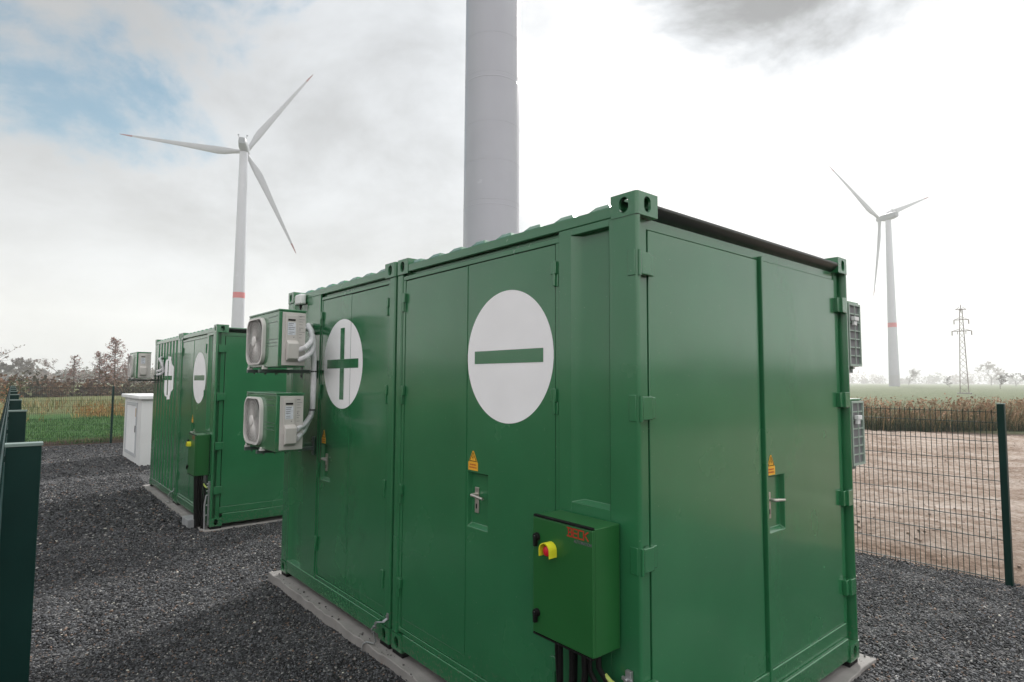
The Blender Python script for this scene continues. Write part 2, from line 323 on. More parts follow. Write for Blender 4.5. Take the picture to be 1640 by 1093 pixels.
# clods on the bare soil
k = 5200; P = np.stack([rng.uniform(6.1, 29, k), rng.uniform(-8, 20, k)], 1)
P[:, 0] = 6.1+22.9*rng.random(k)**1.5
V = (np.array([(-1,-1,-1),(1,-1,-1),(1,1,-1),(-1,1,-1),(-1,-1,1),(1,-1,1),(1,1,1),(-1,1,1)], float)*.6)[None]+rng.uniform(-.3,.3,(k,8,3))
Rr = rng.uniform(.006,.026,k); V *= Rr[:,None,None]*np.array([1.4,1,.7]); V += np.stack([P[:,0],P[:,1],gh(P[:,0],P[:,1])-.03+.11*(vnoise(P[:,0],P[:,1],.9)-.5)+.10*(vnoise(P[:,0]*1.2+.4*P[:,1],P[:,1]*.35,2.1,1)-.5)+.06*(vnoise(P[:,0],P[:,1],4.3,2)-.5)+Rr*.3],1)[:,None,:]
fc = np.array([(0,3,2,1),(4,5,6,7),(0,1,5,4),(1,2,6,5),(2,3,7,6),(3,0,4,7)])
o = bulk('soil_clod', V.reshape(-1,3), (fc[None]+8*np.arange(k)[:,None,None]).reshape(-1,4), STONE, np.repeat(np.array([.32,.25,.20])*rng.uniform(.5,1.3,(k,1)), 8, 0))
tag(o, 'brown clods and pebbles scattered over the bare soil beyond the right fence', 'soil clods', kind='stuff')

# ------------------------------------------------------------------ container pieces
def stadium(cx, cy, w, h, n=8):
    """upright slot outline"""
    r = w/2; s = h/2-r; p = []
    for k in range(n+1): t = PI*k/n; p.append((cx+r*math.cos(t), cy+s+r*math.sin(t)))
    for k in range(n+1): t = PI+PI*k/n; p.append((cx+r*math.cos(t), cy-s+r*math.sin(t)))
    return p
def holed(mb, ax, at, u0, u1, v0, v1, hole, depth):
    """rectangle on plane axis=at with a hole whose rim runs inward by depth"""
    cx = sum(p[0] for p in hole)/len(hole); cy = sum(p[1] for p in hole)/len(hole)
    outer = []
    for (a, b) in hole:
        dx, dy = a-cx, b-cy
        ts = []
        if abs(dx) > 1e-9: ts.append(((u1 if dx > 0 else u0)-cx)/dx)
        if abs(dy) > 1e-9: ts.append(((v1 if dy > 0 else v0)-cy)/dy)
        t = min(ts); outer.append([cx+dx*t, cy+dy*t])
    for (a, b) in ((u0,v0),(u1,v0),(u1,v1),(u0,v1)):      # snap nearest outer samples onto the corners
        j = min(range(len(outer)), key=lambda i: (outer[i][0]-a)**2+(outer[i][1]-b)**2); outer[j] = [a, b]
    def mk(p, t): q = list(p); q.insert(ax, t); return tuple(q)
    n = len(hole); vs = [mk(p, at) for p in outer]+[mk(p, at) for p in hole]+[mk(p, at+depth) for p in hole]
    fs = [(i, (i+1) % n, (i+1) % n+n, i+n) for i in range(n)]+[(i+n, (i+1) % n+n, (i+1) % n+2*n, i+2*n) for i in range(n)]
    mb.add(vs, fs)
def casting(sx, sy, top, parent):
    """corner casting: hollow block with a slot in its outer faces; sx, sy = -1/1 for the side it sits on"""
    cw, cl, ch = .162, .160, .115; e = -.0035
    x0, x1 = (e, cw) if sx < 0 else (W-cw, W-e); y0, y1 = (e, cl) if sy < 0 else (L-cl, L-e); z0, z1 = (H-ch, H) if top else (0, ch)
    mb = MB(); xo, xi = (x0, x1) if sx < 0 else (x1, x0); yo, yi = (y0, y1) if sy < 0 else (y1, y0)
    zc = (z0+z1)/2; yc = (y0+y1)/2; xc = (x0+x1)/2
    r = .016; gx = r if xi > xo else -r; gy = r if yi > yo else -r
    ya_, yb_ = sorted((yo+gy, yi)); xa_, xb_ = sorted((xo+gx, xi))
    holed(mb, 0, xo, ya_, yb_, z0, z1, stadium(yc, zc, .058, .080), (xi-xo)*.09)
    holed(mb, 1, yo, xa_, xb_, z0, z1, stadium(xc, zc, .054, .080), (yi-yo)*.09)
    arc = [(xo+gx*(1-math.cos(t)), yo+gy*(1-math.sin(t))) for t in np.linspace(0, PI/2, 6)]
    mb.add([(a, b, z) for z in (z0, z1) for a, b in arc], [(i, i+1, i+7, i+6) for i in range(5)])
    holed(mb, 2, z1 if top else z0, x0+(.004 if sx < 0 else 0), x1-(0 if sx < 0 else .004), y0+(.004 if sy < 0 else 0), y1-(0 if sy < 0 else .004), stadium(xc, yc, .06, .11), -.014 if top else .014)
    mb.add([(xi,y0,z0),(xi,y1,z0),(xi,y1,z1),(xi,y0,z1)], [(0,1,2,3)]); mb.add([(x0,yi,z0),(x1,yi,z0),(x1,yi,z1),(x0,yi,z1)], [(0,1,2,3)])
    zz = z0 if top else z1; mb.add([(x0,y0,zz),(x1,y0,zz),(x1,y1,zz),(x0,y1,zz)], [(0,1,2,3)])
    me_o = mb.build('corner_casting', GREEN, parent)
    for p in me_o.data.polygons: p.use_smooth = True
    me_o.data.set_sharp_from_angle(angle=math.radians(32))
    return me_o
def end_post(sx, parent):
    """door-end corner post: thin outer flange, deep channel for the hinges, door rebate"""
    r = .014; x = lambda a: a if sx < 0 else W-a
    arc = [(r-r*math.cos(t), r-r*math.sin(t)) for t in (0, PI/6, PI/3, PI/2)]
    pr = [(0, .16)]+arc+[(.024, 0), (.028, .006), (.028, .078), (.076, .078), (.076, .046), (.13, .046), (.13, .16)]
    mb = MB().prism([(x(a), b) for a, b in pr], 2, .1155, H-.1155)
    o = mb.build('corner_post', GREEN, parent, smooth=True); return o
def plain_post(sx, y0, y1, parent):
    x0, x1 = (0, .15) if sx < 0 else (W-.15, W)
    return MB().box(x0, x1, y0, y1, .1155, H-.1155).build('corner_post', GREEN, parent, bevel=.01)
def corr_profile(a, b, d, pitch=.278, flat=.07, slope=.068):
    """trapezoid sheet: list of (pos, depth)"""
    p = [(a, 0)]; t = a + .03
    while t + 2*slope + flat < b-.01:
        p += [(t, 0), (t+slope, d), (t+slope+flat, d), (t+2*slope+flat, 0)]; t += pitch
    p.append((b, 0)); return p
def sheet(prof, ax, base, z0, z1):
    """profile of (pos, depth) extruded upward; ax=0: lies on plane x=base with depth along +x"""
    mb = MB(); vs = []
    for z in (z0, z1):
        for t, d in prof: vs.append((base+d, t, z) if ax == 0 else (t, base+d, z))
    n = len(prof); mb.add(vs, [(i, i+1, i+1+n, i+n) for i in range(n-1)]); return mb
def leaf_with_pocket(name, y0, y1, z0, z1, x, th, parent, pocket=None, ax=0, m=GREEN):
    """door leaf (a slab with a folded edge) with a rectangular handle pocket; ax=0 faces -X, ax=1 faces -Y"""
    mb = MB()
    def mk(u, v, d): return (x+d, u, v) if ax == 0 else (u, x+d, v)
    us = [y0, y1]; vs_ = [z0, z1]
    if pocket: us = [y0, pocket[0], pocket[1], y1]; vs_ = [z0, pocket[2], pocket[3], z1]
    base = len(mb.v); V = [mk(u, v, 0) for v in vs_ for u in us]; n = len(us); Fs = []
    for j in range(len(vs_)-1):
        for i in range(n-1):
            if pocket and i == 1 and j == 1: continue
            Fs.append((j*n+i, j*n+i+1, (j+1)*n+i+1, (j+1)*n+i))
    mb.add(V, Fs)
    ring = [(y0,z0),(y1,z0),(y1,z1),(y0,z1)]
    mb.add([mk(a,b,0) for a,b in ring]+[mk(a,b,th) for a,b in ring], [(i,(i+1)%4,(i+1)%4+4,i+4) for i in range(4)]+[(4,5,6,7)])
    if pocket:
        p = pocket; d = .030; ring = [(p[0],p[2]),(p[1],p[2]),(p[1],p[3]),(p[0],p[3])]; k = .010
        inn = [(p[0]+k,p[2]+k*2.2),(p[1]-k,p[2]+k*2.2),(p[1]-k,p[3]-k),(p[0]+k,p[3]-k)]
        mb.add([mk(a,b,0) for a,b in ring]+[mk(a,b,d) for a,b in inn], [(i,(i+1)%4,(i+1)%4+4,i+4) for i in range(4)]+[(4,5,6,7)])
    o = mb.build(name, m, parent)
    bm = bmesh.new(); bm.from_mesh(o.data); bmesh.ops.remove_doubles(bm, verts=bm.verts, dist=.0003); bmesh.ops.recalc_face_normals(bm, faces=bm.faces); bm.to_mesh(o.data); bm.free()
    b = o.modifiers.new('bevel', 'BEVEL'); b.width = .003; b.segments = 2; b.limit_method = 'ANGLE'; b.angle_limit = math.radians(40)
    for p in o.data.polygons: p.use_smooth = True
    o.data.set_sharp_from_angle(angle=math.radians(35))
    return o
def frame_ring(mb, y0, y1, z0, z1, t, xa, xb, ax=0):
    def bx(a0, a1, b0, b1):
        (mb.box(xa, xb, a0, a1, b0, b1) if ax == 0 else mb.box(a0, a1, xa, xb, b0, b1))
    bx(y0, y1, z1-t, z1); bx(y0, y1, z0, z0+t); bx(y0, y0+t, z0+t, z1-t); bx(y1-t, y1, z0+t, z1-t)
def handle(parent, u, z, x, ax, sgn):
    """lever handle on a long backplate; sgn = direction of the lever along u"""
    def bx(mb, u0, u1, d0, d1, z0, z1): (mb.box(x-d1, x-d0, u0, u1, z0, z1) if ax == 0 else mb.box(u0, u1, x-d1, x-d0, z0, z1))
    mb = MB(); bx(mb, u-.019, u+.019, 0, .009, z-.105, z+.055); o = mb.build('handle', HANDLE, parent, bevel=.003)
    def P(a, d, zz): return (x-d, a, zz) if ax == 0 else (a, x-d, zz)
    mb = MB(); mb.tube([P(u, .009, z+.012), P(u, .04, z+.012), P(u+sgn*.006, .052, z+.012), P(u+sgn*.03, .054, z+.011), P(u+sgn*.115, .050, z+.001)], [.010,.010,.0105,.0095,.008], 10)
    mb.build('lever', HANDLE, o, smooth=True)
    mb = MB(); bx(mb, u-.006, u+.006, .0085, .0105, z-.078, z-.048); mb.build('keyhole', BLACK, o)
def warning(parent, u, z, x, ax, w=.1):
    """yellow electrical hazard sticker: triangle over a text panel"""
    def P(a, b, d): return (x-d, u+a, z+b) if ax == 0 else (u+a, x-d, z+b)
    h = w/2
    def poly(pts, d, nm, m, par):
        mb = MB(); n = len(pts); mb.add([P(a, b, d) for a, b in pts]+[P(a, b, d-.001) for a, b in pts], [tuple(range(n)), tuple(range(2*n-1, n-1, -1))]+[(i,(i+1)%n,(i+1)%n+n,i+n) for i in range(n)]); return mb.build(nm, m, par)
    s = poly([(-h,0),(h,0),(h,.05),(h*.9,.052),(.006,.122),(-.006,.122),(-h*.9,.052),(-h,.05)], .0015, 'warning_sticker', YELLOW, parent)
    mb = MB()
    def tri(o_, i_, d):
        A = [(-o_*.8,.056-.0),(o_*.8,.056),(0,.056+o_*1.22)]; c = (0,.056+o_*.41)
        B = [(c[0]+(a-c[0])*i_, c[1]+(b-c[1])*i_) for a, b in A]
        mb.add([P(a,b,d) for a,b in A]+[P(a,b,d) for a,b in B], [(0,1,4,3),(1,2,5,4),(2,0,3,5)])
    tri(.050, .78, .0026)
    mb.add([P(a,b,.0026) for a,b in ((.004,.100),(-.007,.080),(-.001,.081),(-.004,.064),(.008,.084),(.002,.083))], [(0,1,2,5),(2,3,4,5)])
    mb.build('hazard_symbol', BLACK, s)
    mb = MB()
    for b0, a1 in ((.032, .034), (.014, .037)):
        q = -a1
        while q < a1: 
            ww = random.uniform(.004, .009); mb.add([P(q,b0,.0026),P(min(q+ww,a1),b0,.0026),P(min(q+ww,a1),b0+.008,.0026),P(q,b0+.008,.0026)], [(0,1,2,3)]); q += ww+.0025
    mb.build('warning_text', REDTXT, s)
    return s
def side_hinge(parent, y, z, s, x=.012):
    """hinge on the left face: knuckle over a welded leaf; s=+1/-1 which side the leaf sits"""
    mb = MB(); mb.box(x-.02, x+.002, y-.022, y+.022, z+.0, z+.07); mb.box(x-.008, x+.002, y-s*.004, y+s*.028, z-.07, z-.001)
    mb.tube([(x-.012, y+s*.004, z-.066), (x-.012, y+s*.004, z+.075)], .010, 8)
    return mb.build('hinge', GREEN, parent, bevel=.003)
def disc_mesh(yc, zc, r, fx, proud, m, nm, parent, cut=None, halves=None):
    """white round sticker following the wall depth fx(y); proud = thickness off the wall"""
    obs = []
    ny = 120; mb = MB(); yy = np.linspace(yc-r+.0005, yc+r-.0005, ny)
    brk = []
    if halves is not None: yy = np.array(sorted(set(list(yy[(abs(yy-halves) > .006)])+[halves-.003, halves+.003])))
    vs = []; 
    for y in yy:
        hh = math.sqrt(max(0, r*r-(y-yc)**2)); vs += [(fx(y)-proud, y, zc-hh), (fx(y)-proud, y, zc+hh)]
    fs = []
    for i in range(len(yy)-1):
        if halves is not None and abs((yy[i]+yy[i+1])/2-halves) < .003: continue
        fs.append((2*i, 2*i+2, 2*i+3, 2*i+1))
    mb.add(vs, fs); return mb.build(nm, m, parent)
def bars(rects, fx, proud, m, nm, parent, seg=1):
    mb = MB()
    for (y0, y1, z0, z1) in rects:
        yy = np.linspace(y0, y1, seg+1)
        for i in range(seg):
            a, b = yy[i], yy[i+1]; mb.add([(fx(a)-proud,a,z0),(fx(b)-proud,b,z0),(fx(b)-proud,b,z1),(fx(a)-proud,a,z1)], [(0,1,2,3)])
    return mb.build(nm, m, parent)

def recess_panel(a, b, ya, yb, z0, z1, parent, x=.002):
    """wall panel between y=a..b with one pressed corrugation from ya to yb, z0..z1"""
    mb = MB(); d = .04; s = .055
    mb.box(x, x+.02, a, ya, .137, 2.790); 
    if yb < b-1e-6: mb.box(x, x+.02, yb, b, .137, 2.790)
    mb.box(x, x+.02, ya, yb, z1, 2.790); mb.box(x, x+.02, ya, yb, .137, z0)
    # pressed channel with slanted side and sloped foot
    A = [(x, ya, z0), (x, yb, z0), (x, yb, z1), (x, ya, z1)]
    B = [(x+d, ya+.008, z0+.016), (x+d, yb-s, z0+.016), (x+d, yb-s, z1-.006), (x+d, ya+.008, z1-.006)]
    mb.add(A+B, [(0,1,5,4),(1,2,6,5),(2,3,7,6),(3,0,4,7),(4,5,6,7)])
    return mb.build('side_panel', GREEN, parent, bevel=.0025)

def container(kind, loc, label, grp):
    t = empty('storage_container', loc, 0, label, 'container', grp)
    core = MB().box(.062, W-.055, .125, L-.03, .06, 2.80); core.build('light_block_core', DARKIN, t)  # unseen core added to block light leaks, near-black so gaps look shaded
    for sx in (-1, 1):
        for sy in (-1, 1):
            casting(sx, sy, True, t); casting(sx, sy, False, t)
    minus = kind == 'minus'
    if minus:
        end_post(-1, t); end_post(1, t); plain_post(-1, 2.225, L, t); plain_post(1, L-.15, L, t)
    else:
        plain_post(-1, 0, .09, t); plain_post(1, 0, .15, t); plain_post(-1, L-.16, L, t); plain_post(1, L-.15, L, t)
    # rails: side rails between the castings
    for x0, x1, nm in ((0, .06, 'side_rail'), (W-.06, W, 'side_rail')):
        MB().box(x0, x1, .1605, L-.1605, 2.791, 2.848).build('top_rail', GREEN, t, bevel=.004)
        MB().box(x0, x1, .1605, L-.1605, .022, .136).build('bottom_rail', GREEN, t, bevel=.004)
    # roof sheet with pressed ribs
    mb = MB().box(.061, W-.061, .05, L-.05, 2.80, 2.842)
    ribs = [.245+.2585*k for k in range(8)] 
    for y in ribs:
        v = []
        for (x0, x1, w, z) in ((.004, W-.004, .074, 2.8485), (.030, W-.030, .042, 2.877)):
            v += [(x0, y-w, z), (x1, y-w, z), (x1, y+w, z), (x0, y+w, z)]
        mb.add(v, [(0,1,2,3),(4,7,6,5),(0,4,5,1),(1,5,6,2),(2,6,7,3),(3,7,4,0)])
    mb.build('roof', GREEN, t, bevel=.004)
    # far faces: corrugated sheets
    sheet([(p, -d) for p, d in corr_profile(.15, L-.15, .036)], 0, W-.006, .137, 2.79).build('side_panel', GREEN, t)
    sheet([(p, -d) for p, d in corr_profile(.15, W-.15, .036)], 1, L-.006, .137, 2.79).build('end_panel', GREEN, t)
    MB().box(.163, W-.163, L-.06, L, 2.791, 2.848).build('top_rail', GREEN, t, bevel=.004); MB().box(.163, W-.163, L-.06, L, .022, .136).build('bottom_rail', GREEN, t, bevel=.004)
    if kind == 'minus':
        recess_panel(.1605, .535, .178, .440, 1.345, 2.752, t)
        # the lower part of that wall is a plain flat sheet
        mb = MB(); frame_ring(mb, .536, 2.222, .137, 2.764, .032, .010, .050)     # door frame around the two leaves
        mb.box(.034, .06, .536, 2.222, 2.765, 2.790)
        mb.build('door_frame', GREEN, t, bevel=.003)
        d1 = leaf_with_pocket('door', .5755, 1.3900, .2375, 2.728, .015, .038, t, (1.166, 1.374, 1.048, 1.392))
        d2 = leaf_with_pocket('door', 1.3985, 2.186, .2375, 2.728, .015, .038, t)
        MB().box(.020, .06, .569, 2.189, .170, .236).build('door_sill', GREEN, t, bevel=.003)
        MB().box(.011, .03, 1.3905, 1.3980, .24, 2.728).build('door_seal', GREEN, t)
        handle(d1, 1.308, 1.243, .045, 0, -1)
        warning(d1, 1.318, 1.405, .015, 0)
        for z in (2.56, 1.86, 1.13, .45): side_hinge(d1, .572, z, -1); side_hinge(d2, 2.196, z, 1)
        sg = disc_mesh(.985, 2.119, .4, lambda y: .015, .0015, WHITE, 'minus_sign', t)
        bars([(.668, 1.308, 2.079, 2.159)], lambda y: .015, .0028, GREEN, 'sign_bar', sg)
    elif kind == 'plus':
        recess_panel(1.44, L-.1605, 1.76, 2.115, .139, 2.752, t)
        mb = MB(); frame_ring(mb, .092, 1.438, .137, 2.764, .030, .010, .050); mb.box(.034, .06, .092, 1.438, 2.765, 2.790)
        mb.build('door_frame', GREEN, t, bevel=.003)
        d1 = leaf_with_pocket('door', .792, 1.406, .2375, 2.728, .015, .038, t, (1.158, 1.364, 1.048, 1.380))
        d2 = leaf_with_pocket('door', .125, .788, .2375, 2.728, .015, .038, t)
        MB().box(.020, .06, .124, 1.407, .170, .236).build('door_sill', GREEN, t, bevel=.003)
        handle(d1, 1.30, 1.235, .045, 0, -1); warning(d1, 1.315, 1.385, .015, 0, .085)
        for z in (2.55, 1.86, 1.13, .45): side_hinge(d2, .118, z, -1); side_hinge(d1, 1.412, z, 1)
        sg = disc_mesh(.952, 2.119, .4, lambda y: .015, .0015, WHITE, 'plus_sign', t, halves=.790)
        bars([(.632, 1.278, 2.079, 2.159), (.912, .998, 1.80, 2.0785), (.912, .998, 2.1595, 2.44)], lambda y: .015, .0028, GREEN, 'sign_bar', sg)
    else:
        prof = [(.092, 0)]+corr_profile(.19, L-.16, .036, pitch=.262, flat=.06, slope=.05); pa = np.array(prof)
        fx = lambda y: .004+float(np.interp(y, pa[:,0], pa[:,1]))
        sheet(prof, 0, .004, .137, 2.79).build('side_panel', GREEN, t)
        sg = disc_mesh(.952, 2.119, .4, fx, .002, WHITE, 'plus_sign', t)
        bars([(.632, 1.278, 2.079, 2.159), (.912, .998, 1.80, 2.0785), (.912, .998, 2.1595, 2.44)], fx, .004, GREEN, 'sign_bar', sg, seg=60)
    if kind == 'minus':
        # door end: header with a sloping overhang, sill, two leaves with centre bar, hinges
        MB().box(.163, W-.163, .0, .06, 2.838, 2.850).prism([(-.004, 2.838), (-.002, 2.830), (.020, 2.806), (.050, 2.792), (.085, 2.792), (.085, 2.838)], 0, .1625, W-.1625).build('header_overhang', OVERHANG_DARK, t, bevel=.002)  # sloping header overhang in a near-black colour, darker than the green paint
        MB().box(.1305, W-.1305, .051, .10, 2.733, 2.7915).build('door_header', GREEN, t, bevel=.003)
        mb = MB().box(.163, W-.163, .006, .07, .022, .165); mb.build('bottom_rail', GREEN, t, bevel=.005)
        MB().box(.1305, W-.1305, .030, .10, .166, .258).build('door_sill', GREEN, t, bevel=.004)
        dl = leaf_with_pocket('door', .140, 1.2395, .2595, 2.729, .042, .045, t)
        dr = leaf_with_pocket('door', 1.2855, W-.140, .2595, 2.729, .042, .045, t, (1.288+.006, 1.524, 1.048, 1.393), ax=1) if False else None
        bpy.data.objects.remove(dl, do_unlink=True)
        dl = leaf_with_pocket('door', .140, 1.2395, .2595, 2.729, .042, .045, t, None, ax=1)
        dr = leaf_with_pocket('door', 1.2855, W-.140, .2595, 2.729, .042, .045, t, (1.300, 1.522, 1.050, 1.393), ax=1)
        MB().box(1.2565, 1.2845, .022, .08, .16, 2.752).build('centre_bar', GREEN, t, bevel=.004)
        MB().box(1.2400, 1.2560, .076, .09, .20, 2.74).build('door_gasket', BLACK, t)
        handle(dr, 1.366, 1.235, .072, 1, 1); warning(dr, 1.352, 1.400, .042, 1)
        for z in (2.545, 1.845, 1.135, .505):
            for sx, dd in ((-1, dl), (1, dr)):
                q = (lambda a: a) if sx < 0 else (lambda a: W-a)
                mb = MB(); mb.box(q(.030), q(.106), -.004, .020, z-.056, z+.056); mb.box(q(.084), q(.150), .012, .044, z-.053, z+.053)
                mb.build('hinge', GREEN, dd, bevel=.004)
                if sx < 0:
                    k = MB(); k.box(-.005, .006, .012, .056, z-.062, z+.064); k.build('hinge_pocket', GREEN, t, bevel=.003)
                    k = MB(); k.tube([(.012, -.006, z-.063), (.012, -.006, z+.060)], .0085, 8); k.build('hinge_pin', GREEN, t, smooth=True)
    else:
        sheet(corr_profile(.15, W-.15, .036), 1, .006, .137, 2.79).build('end_panel', GREEN, t)
        MB().box(.163, W-.163, 0, .06, 2.791, 2.848).build('top_rail', GREEN, t, bevel=.004); MB().box(.163, W-.163, 0, .06, .022, .136).build('bottom_rail', GREEN, t, bevel=.004)
    # rubber pads under the castings
    for x in (.08, W-.08):
        for y in (.08, L-.08): MB().box(x-.07, x+.075, y-.07, y+.075, -.0385, -.0005).build('foot_pad', BLACK, t)
    return t
GC = 'green steel storage containers set in two pairs'
c1m = container('minus', (0, 0, 0), 'nearest green steel container, large white disc with minus sign, double doors on its end', GC)
c1p = container('plus', (0, 2.333, 0), 'green container with the full round white plus sign, joined behind the nearest container', GC)
c2m = copy_tree(c1m); c2m.location = (.04, 7.6, -.12); c2m['label'] = 'farther green container with a small white minus sign seen at a sharp angle'
c2p = container('plus_corrugated', (.04, 7.6+2.333, -.12), 'farthest green container with corrugated side and white plus sign broken by its ribs', GC)

# concrete footings
def slab(name, x0, x1, y0, y1, z0, z1, label):
    mb = MB(); P = []
    def edge(ax, c, a, b, n):
        out = []
        for i in range(n):
            t = a+(b-a)*i/n; j = random.uniform(-.012, .012); out.append((t, c+j) if ax == 0 else (c+j, t))
        return out
    pts = edge(0, y0, x0, x1, 24)+edge(1, x1, y0, y1, 40)+edge(0, y1, x1, x0, 24)+edge(1, x0, y1, y0, 60)
    mb.prism(pts, 2, z0, z1); o = mb.build(name, CONC, None, bevel=.006); return tag(o, label, 'concrete footing')
slab('concrete_footing', -.075, W+.16, -.06, 2*L+.17, -.30, -.040, 'pale concrete strip footing under the two nearest green containers')
slab('concrete_footing', -.05, W+.2, 7.55, 7.6+2*L+.2, -.50, -.160, 'pale concrete strip footing under the farther pair of green containers')

# ------------------------------------------------------------------ switch boxes
def text_mesh(body, size, m, parent, name, loc, sx=1, rot=(PI/2, 0, -PI/2), thick=.0006):
    cu = bpy.data.curves.new(name, 'FONT'); cu.body = body; cu.size = size; cu.extrude = thick; cu.resolution_u = 3; cu.offset = size*.012
    o = bpy.data.objects.new(name, cu); COL.objects.link(o); bpy.context.view_layer.update()
    me = bpy.data.meshes.new_from_object(o.evaluated_get(bpy.context.evaluated_depsgraph_get())); bpy.data.objects.remove(o)
    q = bpy.data.objects.new(name, me); COL.objects.link(q); me.materials.clear(); me.materials.append(m)
    q.location = loc; q.rotation_euler = rot; q.scale = (sx, 1, 1); q.parent = parent; return q
def beck(parent, x, y0, z0, h, w, m):
    """angular outlined letters B E C K running towards -y"""
    mb = MB(); s = h*.17; lw = w/4; 
    def st(pts, off, close=False):
        pts = pts+[pts[0]] if close else pts
        for (a, b), (c, d) in zip(pts[:-1], pts[1:]):
            dx, dz = c-a, d-b; ln = math.hypot(dx, dz); nx, nz = -dz/ln*s/2, dx/ln*s/2; ex, ez = dx/ln*s/2, dz/ln*s/2
            q = [(a-ex+nx,b-ez+nz),(c+ex+nx,d+ez+nz),(c+ex-nx,d+ez-nz),(a-ex-nx,b-ez-nz)]
            mb.add([(x, y0-(off+u), z0+v) for u, v in q], [(0,1,2,3)])
    g = lw*.86
    st([(0,0),(g,0),(g,h*.48),(g*.92,h*.52),(g*.92,h),(0,h)], 0); st([(g*.25,0),(g*.25,h)], 0); st([(g*.25,h*.5),(g,h*.5)], 0)
    st([(g,0),(g*.12,0),(g*.12,h),(g,h)], lw); st([(g*.12,h*.5),(g,h*.5)], lw)
    st([(g,0),(g*.12,0),(g*.12,h),(g,h)], lw*2)
    st([(g*.12,0),(g*.12,h)], lw*3); st([(g*.12,h*.45),(g*1.05,h)], lw*3); st([(g*.4,h*.55),(g*1.1,0)], lw*3)
    return mb.build('maker_name', m, parent)
sb = empty('switch_box', (0, .11, .72), 0, 'green switch box with red BECK lettering and yellow emergency stop shroud, nearest the camera', 'switch box', 'green switch boxes on the containers')
D = .205; BW = .40; BH = .575
MB().box(-D+.018, -.012, 0, BW, 0, BH).build('box_body', BOXG, sb, bevel=.004)
dr = MB().box(-D, -D+.0165, -.002, BW+.002, .004, BH-.006).build('box_door', BOXG, sb, bevel=.004)
MB().box(-D-.001, -D+.020, .004, BW-.002, BH-.004, BH+.006).build('top_gasket', BLACK, sb, bevel=.002)
MB().box(-D-.001, -D+.020, .004, BW-.002, -.006, .0025).build('bottom_gasket', BLACK, sb)
MB().box(-.0115, -.0005, .03, BW-.03, .03, BH-.03).build('back_plate', BLACK, sb)
for z in (.105, .475):
    mb = MB(); mb.tube([(-D-.0005, BW-.033, z), (-D-.02, BW-.033, z)], [.021, .018], 16); mb.box(-D-.026, -D-.006, BW-.041, BW-.025, z-.045, z+.006); mb.build('lock_knob', BLACK, dr, bevel=.002)
    mb = MB(); mb.tube([(-D-.0205, BW-.033, z), (-D-.0245, BW-.033, z)], .007, 12); mb.build('lock_insert', STEEL, dr)
beck(dr, -D-.0012, .158, .520, .038, .135, REDTXT)
text_mesh('AUTOMATION', .020, INK, dr, 'maker_line', (-D-.0012, .115, .496), sx=.83)
yc, zc, r = .268, .432, .038
mb = MB(); pts = []; n = 14
arc = [(yc+r*math.cos(t), zc+r*math.sin(t)) for t in np.linspace(0, PI, n)]
out = [(yc+r, zc-.030)]+arc+[(yc-r, zc-.030)]; r2 = r-.005
inn = [(yc+r2, zc-.030)]+[(yc+r2*math.cos(t), zc+r2*math.sin(t)) for t in np.linspace(0, PI, n)]+[(yc-r2, zc-.030)]
m_ = len(out); vs = []
for (pp, d0) in ((out, -D-.0005), (out, -D-.050), (inn, -D-.050), (inn, -D-.0005)): vs += [(d0, a, b) for a, b in pp]
fs = [(j*m_+i, j*m_+i+1, (j+1)*m_+i+1, (j+1)*m_+i) for j in range(3) for i in range(m_-1)]+[(0, m_, 2*m_, 3*m_), (m_-1, 2*m_-1, 3*m_-1, 4*m_-1)]
mb.add(vs, fs); mb.build('stop_shroud', EYEL, dr, smooth=True)
mb = MB(); prof = [(.020,0),(.020,.012),(.026,.014),(.0265,.028),(.022,.036),(.012,.040),(.001,.041)]
nn = 20; vs = [(-D-.0006-z, yc+r_*math.cos(2*PI*k/nn), zc-.004+r_*math.sin(2*PI*k/nn)) for r_, z in prof for k in range(nn)]
fs = [(i*nn+k, i*nn+(k+1) % nn, (i+1)*nn+(k+1) % nn, (i+1)*nn+k) for i in range(len(prof)-1) for k in range(nn)]+[tuple(range((len(prof)-1)*nn, len(prof)*nn))]
mb.add(vs, fs); mb.build('stop_button', RED, dr, smooth=True)
sb2 = copy_tree(sb); sb2.location = (.04, 7.71, .60); sb2['label'] = 'green switch box with a yellow emergency stop on the farther minus container'

EWIRE = mat('earth_wire_green_yellow', (.42, .52, .12), .5)
# cables under the switch boxes
cb = empty('cable_bundle', (0, .11, 0), 0, 'black cables dropping from the nearest switch box beside a steel clamp rail', 'cables', 'black cable bundles under the switch boxes')
mb = MB()
for k in range(9):
    y = .365-.026*k-(.03 if k > 1 else 0); yb = .33-.018*k; xo = -.06-.035*(k % 3); 
    mb.tube([(xo, y, .712), (xo, y-.005, .60), (xo+.01, (y+yb)/2, .35), (xo+.02, yb, .08), (xo+.02, yb-.01, -.10)], .012+.003*(k % 2), 8)
mb.build('cable', BLACK, cb, smooth=True)
mb = MB(); mb.tube([(-.07, .09, .712), (-.075, .08, .62), (-.06, .04, .56), (-.05, .02, .40), (-.05, .03, .05), (-.05, .03, -.08)], .014, 8); mb.tube([(-.1, .12, .712), (-.10, .115, .60), (-.085, .07, .53), (-.07, .05, .35), (-.07, .06, -.08)], .013, 8)
mb.build('cable', BLACK, cb, smooth=True)
mb = MB(); mb.box(-.022, -.002, -.066, -.034, .02, .635)
mb.box(-.035, -.022, -.070, -.030, .560, .572)
for z in (.60, .56, .50, .44, .30, .16): mb.tube([(-.045, -.05, z), (-.0, -.05, z)], .010, 6); mb.box(-.034, -.022, -.078, -.022, z-.008, z+.008)
mb.build('clamp_rail', STEEL, cb, bevel=.002)
